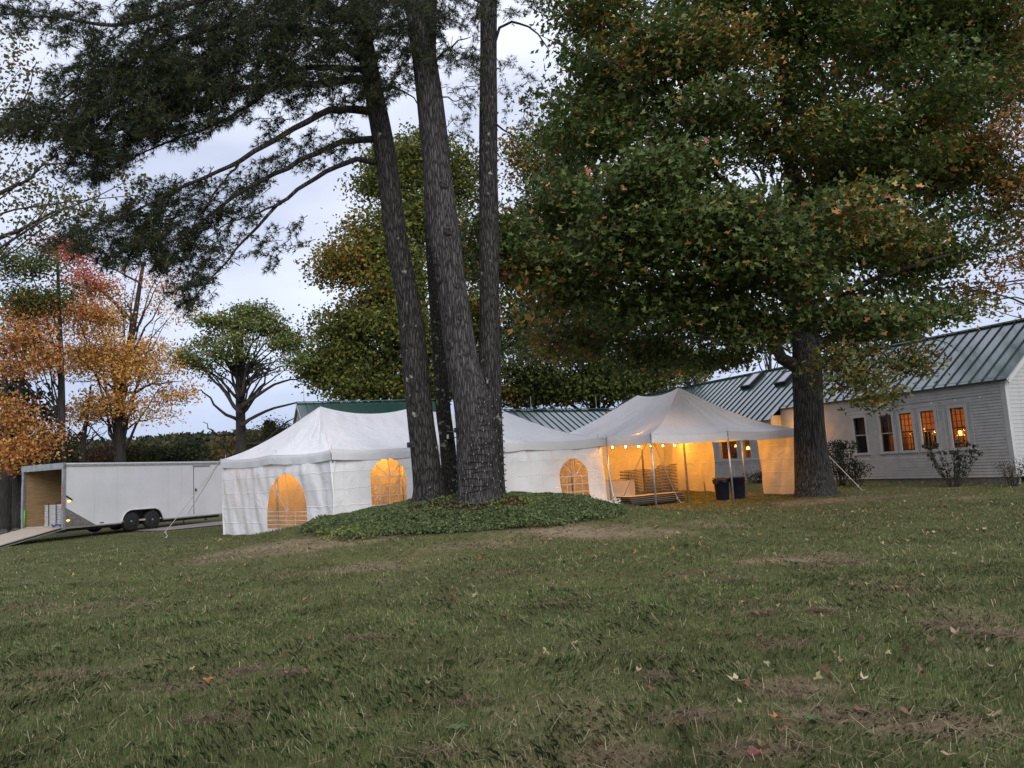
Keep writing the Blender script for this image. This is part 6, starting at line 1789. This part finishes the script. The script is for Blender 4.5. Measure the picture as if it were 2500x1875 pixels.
# ground cover on the mound
n = 110000
lo_, hi_ = BED.min(0), BED.max(0)
x = RNG.uniform(lo_[0], hi_[0], n); y = RNG.uniform(lo_[1], hi_[1], n)
jx = x + (fnoise(x, y, 1.5, 80) - .5) * .7 + RNG.normal(size=n) * .16; jy = y + (fnoise(x, y, 1.5, 90) - .5) * .7 + RNG.normal(size=n) * .16
ok = inside(BED, jx, jy)
ndl = np.exp(-(((x + 1.35) / 1.5) ** 2 + ((y - 17.5) / .70) ** 2) ** 2) > .35 + (fnoise(x, y, 2.2, 77) - .5) * 1.2
ok &= ~(ndl & (RNG.random(n) < .93))
x, y = x[ok], y[ok]; n = len(x)
hh = .02 + .20 * fnoise(x, y, 1.4, 95) ** 1.5 * RNG.uniform(.4, 1, n)
z = terrain(x, y) + hh * RNG.uniform(.35, 1.0, n) ** .6
C = np.stack([x, y, z], -1)
c = pick_cols(n, [(4, (.088, .122, .044)), (3, (.125, .158, .056)), (2, (.060, .088, .034)), (1.5, (.17, .20, .07))], .25)
yl = sstep(.55, .75, fnoise(x, y, .8, 99))[:, None]
c = c * (1 - yl * .5) + c * np.array((1.9, 1.6, 1.0)) * yl * .5
N = np.tile((0, -.35, 1.0), (n, 1))
V, P, K, k = scatter_leaves(C, N, .066, 'rhomb', c, .5)
tag(link('ground_cover', np_mesh('ground_cover', V, P, k, K), M['leaf']), 'low leafy ground cover in a bed round the pine trunks', 'ground cover', kind='stuff')

M['weed'] = mat('weed_leaf', (.075, .11, .038), (.11, .15, .05), .6, 20, translucent=.2)
# fallen leaves: the ones that show singly
M['fallen'] = {}
def fmat(nm, c1, c2): M['fallen'][nm] = mat('leaf_' + nm, c1, c2, .7, 30, translucent=.15); return M['fallen'][nm]
for nm, c1, c2 in (('brown', (.13, .065, .04), (.22, .12, .07)), ('tan', (.30, .20, .12), (.40, .29, .18)), ('orange', (.36, .15, .06), (.44, .21, .08)), ('red', (.15, .045, .04), (.22, .08, .06)), ('yellow', (.48, .36, .10), (.55, .45, .16)), ('cream', (.42, .35, .22), (.50, .43, .29)), ('green', (.22, .27, .08), (.30, .34, .12))): fmat(nm, c1, c2)
def fallen_mesh(curl):
    S = leaf_shape('maple'); S = np.concatenate([[(0, 0, 0)], S])
    v = S.copy(); rr = np.hypot(v[:, 0], v[:, 1]); v[:, 2] = curl * rr ** 2 * 1.2 + np.abs(v[:, 0]) * curl * .5 + RNG.normal(size=len(v)) * .05
    f = [(0, i, i + 1 if i < len(S) - 1 else 1) for i in range(1, len(S))]
    mb = MB().add(v, f)
    t = [(0, -.05, 0), (0, -.30, .03), (.05, -.62, .10)]
    mb.tube(t, .018, 4)
    return mb
FL = [(1870, 1378, 'green', .15, 'big pale green leaf lying on the dry patch ahead of the maple'), (2193, 1441, 'orange', .12, 'bright orange leaf right of centre, ahead of the maple trunk'), (1737, 1407, 'brown', .14, 'curled brown leaf pair left of the pale green leaf'), (2110, 1672, 'cream', .11, 'single cream leaf in the right foreground'),
      (2078, 1664, 'yellow', .10, 'yellow leaf just left of the cream one in the foreground'), (1797, 1675, 'cream', .14, 'cream leaf on a dark leaf in the right-centre foreground'), (1822, 1684, 'red', .12, 'dark red leaf tucked against the cream one'), (1900, 1772, 'orange', .14, 'long orange leaf near the bottom right of centre'), (1910, 1800, 'brown', .14, 'brown leaf just below the long orange one'),
      (565, 1466, 'red', .17, 'dark red crumpled leaf alone in the left half of the lawn'), (414, 1645, 'red', .08, 'small red leaf in the left foreground'), (1345, 1417, 'red', .11, 'small dark red leaf near the middle of the lawn'), (1078, 1640, 'red', .08, 'red leaf low in the middle of the lawn'), (1003, 1730, 'brown', .10, 'brown leaf among grass at bottom centre'), (1265, 1785, 'tan', .10, 'tan leaf at bottom, right of centre'), (455, 1858, 'cream', .07, 'pale leaf at the bottom edge on the left'),
      (705, 1650, 'tan', .10, 'tan leaf on the dry patch left of centre'), (1992, 1487, 'orange', .11, 'small pinkish orange leaf below the pale green one'), (1813, 1477, 'orange', .09, 'small orange leaf left of the pinkish one'), (1850, 1507, 'brown', .13, 'brown curled leaf on a bare spot right of centre'), (1642, 1513, 'brown', .11, 'brown crumpled leaf at mid lawn'), (2278, 1577, 'tan', .12, 'tan leaf standing on edge at the right'), (2335, 1557, 'tan', .13, 'long tan leaf by the bare patch at far right'),
      (2410, 1600, 'cream', .10, 'cream leaf at far right of the bare patch'), (2215, 1755, 'brown', .15, 'brown leaf on bare soil low at the right'), (2100, 1745, 'brown', .13, 'brown leaf left of the bare soil at the right'), (1810, 1728, 'cream', .10, 'pale ragged leaf under the cream and red pair'), (1690, 1652, 'tan', .09, 'tiny tan leaf in the right-centre foreground'), (1860, 1855, 'brown', .17, 'brown leaf cluster piece at the bottom edge'), (1845, 1860, 'red', .12, 'reddish leaf at the bottom edge beside the brown one'),
      (2430, 1755, 'tan', .12, 'tan leaf low at the right edge'), (2250, 1655, 'brown', .13, 'dark curled leaf in the grass at the right'), (2120, 1595, 'tan', .11, 'narrow tan leaf at the right, above the cream one'), (2280, 1305, 'cream', .11, 'pale leaf far back at the right'), (2265, 1306, 'yellow', .10, 'yellow leaf beside the pale one far back'), (2155, 1333, 'cream', .12, 'cream leaf on the lawn ahead of the house'), (2405, 1295, 'cream', .12, 'cream leaf ahead of the house corner'), (2340, 1270, 'orange', .12, 'orange leaf near the house shrubs'),
      (1985, 1290, 'orange', .14, 'orange-brown leaf heap piece ahead of the maple roots'), (2225, 1360, 'red', .11, 'small red-brown leaf right of the pale green leaf'), (1480, 1335, 'tan', .14, 'tan leaf ahead of the mound, right end'), (1630, 1318, 'yellow', .10, 'yellow leaf between the mound and the maple'), (1712, 1318, 'yellow', .10, 'second yellow leaf between the mound and the maple'), (1460, 1300, 'tan', .12, 'tan leaf on the straw patch by the mound'), (1780, 1560, 'brown', .13, 'brown leaf right of centre at mid lawn'), (1855, 1562, 'brown', .12, 'brown leaf beside its neighbour right of centre'),
      (2060, 1415, 'brown', .10, 'brown leaf below the pale green leaf, on a bare spot'), (640, 1492, 'tan', .10, 'tan leaf right of the dark red one'), (790, 1330, 'orange', .09, 'small orange leaf at the left end of the mound'), (1560, 1650, 'tan', .08, 'small tan leaf on bare ground at centre right'), (350, 1415, 'cream', .08, 'tiny pale leaf on the left lawn'), (135, 1415, 'cream', .09, 'tiny white leaf at far left'), (555, 1400, 'cream', .08, 'pale fleck leaf left of the mound'), (2320, 1862, 'tan', .12, 'tan leaf at the bottom right edge')]
for i, (a_, b_, cn, sz, lab) in enumerate(FL):
    g_ = ground_at(a_, b_)
    me = fallen_mesh(RNG.uniform(.1, .9)).mesh('fallen_leaf')
    o = link('fallen_leaf', me, M['fallen'][cn])
    tag(o, lab, 'leaf', 'leaves fallen on the lawn')
    o.location = (g_.x, g_.y, g_.z + .022 + .015 * RNG.random()); sz *= .78; o.scale = (sz * RNG.uniform(.75, 1.1), sz, sz); o.rotation_euler = (RNG.uniform(-.25, .6), RNG.uniform(-.35, .35), RNG.uniform(0, 6.28))
# broad-leaved weeds in the turf
for a_, b_, lab in ((1118, 1795, 'broad-leaved green weed in the grass at bottom centre'), (1945, 1380, 'leafy weed on the dry patch ahead of the maple'), (1985, 1772, 'small bright weed near the bottom right')):
    g_ = ground_at(a_, b_)
    w_ = empty('weed', g_, label=lab, cat='weed')
    for k in range(8):
        t_ = k * .785 + RNG.uniform(-.2, .2); L_ = RNG.uniform(.05, .085)
        c, s = math.cos(t_), math.sin(t_)
        mb = MB()
        for q, hw, z_ in ((.1, .004, .01), (.35, .016, .03), (.65, .020, .04), (.88, .012, .036), (1, .002, .03)):
            mb.v += [(c * L_ * q - s * hw, s * L_ * q + c * hw, z_ + .01), (c * L_ * q, s * L_ * q, z_), (c * L_ * q + s * hw, s * L_ * q - c * hw, z_ + .01)]
        for i in range(4): mb.f += [(3 * i, 3 * i + 3, 3 * i + 4, 3 * i + 1), (3 * i + 1, 3 * i + 4, 3 * i + 5, 3 * i + 2)]
        mb.build('leaf', M['weed'], w_, True)
# the many small ones under the trees
n = 5200
x = RNG.uniform(-9, 20, n); y = RNG.uniform(4, 30, n)
w_ = np.exp(-((x - 9) / 9) ** 2 - ((y - 20) / 11) ** 2) + .08 + .34 * np.exp(-((x - 3.5) / 3.5) ** 2 - ((y - 7) / 4) ** 2)
ok = (RNG.random(n) < w_) & ~inside(BED, x, y); x, y = x[ok], y[ok]
C = np.stack([x, y, terrain(x, y) + .03], -1)
V, P, K, k = scatter_leaves(C, np.tile((0, 0, 1.0), (len(x), 1)), .075, 'maple', pick_cols(len(x), [(4, (.15, .08, .045)), (2, (.26, .17, .10)), (1.2, (.34, .14, .05)), (1, (.42, .34, .16)), (.5, (.42, .36, .24))], .25), .6)
tag(link('leaf_litter', np_mesh('leaf_litter', V, P, k, K), M['leaf']), 'small fallen leaves strewn under the trees', 'leaf litter', kind='stuff')

# ------------------------------------------------------------------ shrubs by the house
def bush(label, px_, Y, h, stems, spread, leafn, pal, lsize=.06, seedz=0, name='shrub', tipclump=.10):
    b_ = base_on(px_, Y); s = empty(name, b_, label=label, cat='shrub')
    st = MB(); tips = []
    for i in range(stems):
        a = RNG.uniform(0, 6.28); r = spread * RNG.uniform(.15, 1)
        e = np.array((math.cos(a) * r, math.sin(a) * r * .7, h * RNG.uniform(.65, 1.0)))
        m_ = np.array((math.cos(a) * r * .55, math.sin(a) * r * .4, e[2] * .42))
        pts = limb(st, [np.array((math.cos(a) * .1, math.sin(a) * .1, -.05)), m_, e], .018, .006, 8, 5, .8, .02)
        for q in pts[3:]: tips.append(q)
        tips += [e] * 3
    st.build('stems', M['bark_far'], s, True)
    T = np.array(tips); C = T[RNG.integers(0, len(T), leafn)] + RNG.normal(size=(leafn, 3)) * tipclump
    V, P, K, k = scatter_leaves(C, np.tile((0, 0, 1.0), (leafn, 1)), lsize, 'oval', pick_cols(leafn, pal, .25), .3)
    link('foliage', np_mesh('foliage', V, P, k, K), M['leaf'], s)
    return s
dks = [(3, (.020, .026, .016)), (2, (.032, .038, .02)), (1, (.045, .04, .026))]
bush('leafy dark shrub with upright stems under the fourth and fifth windows', 2325, 26.0, 1.45, 22, 1.15, 1100, dks, .085, tipclump=.035)
bush('dense dark shrub hidden behind the maple trunk, against the wall', 2050, 29.5, 1.65, 16, .75, 1500, dks, .09)
bush('low dark shrub right of the maple trunk, below the first window', 2085, 28.8, .95, 12, .65, 800, dks, .08)
bush('tan dried shrub at the house corner, right edge', 2470, 24.6, .75, 12, .45, 700, [(2, (.13, .09, .05)), (2, (.09, .065, .035)), (1, (.05, .045, .025))], .05)
bush('low leafy plants along the foot of the wall between tent and maple', 1845, 33.5, .45, 12, 1.0, 700, [(2, (.05, .055, .03)), (2, (.03, .038, .02))], .07)
M['glassbulb'] = mat('clear_bulb', (.5, .5, .48), None, .15, spec=1)
s1 = HM @ Vector((hl(2150, 978)[0], -.22, 2.86)); s2 = HM @ Vector((-.3, -.22, 2.93))
lamp_string('string_lights', 'unlit string of clear bulbs along the house wall above the windows', [s1, s2], 5, 0, lit=False)
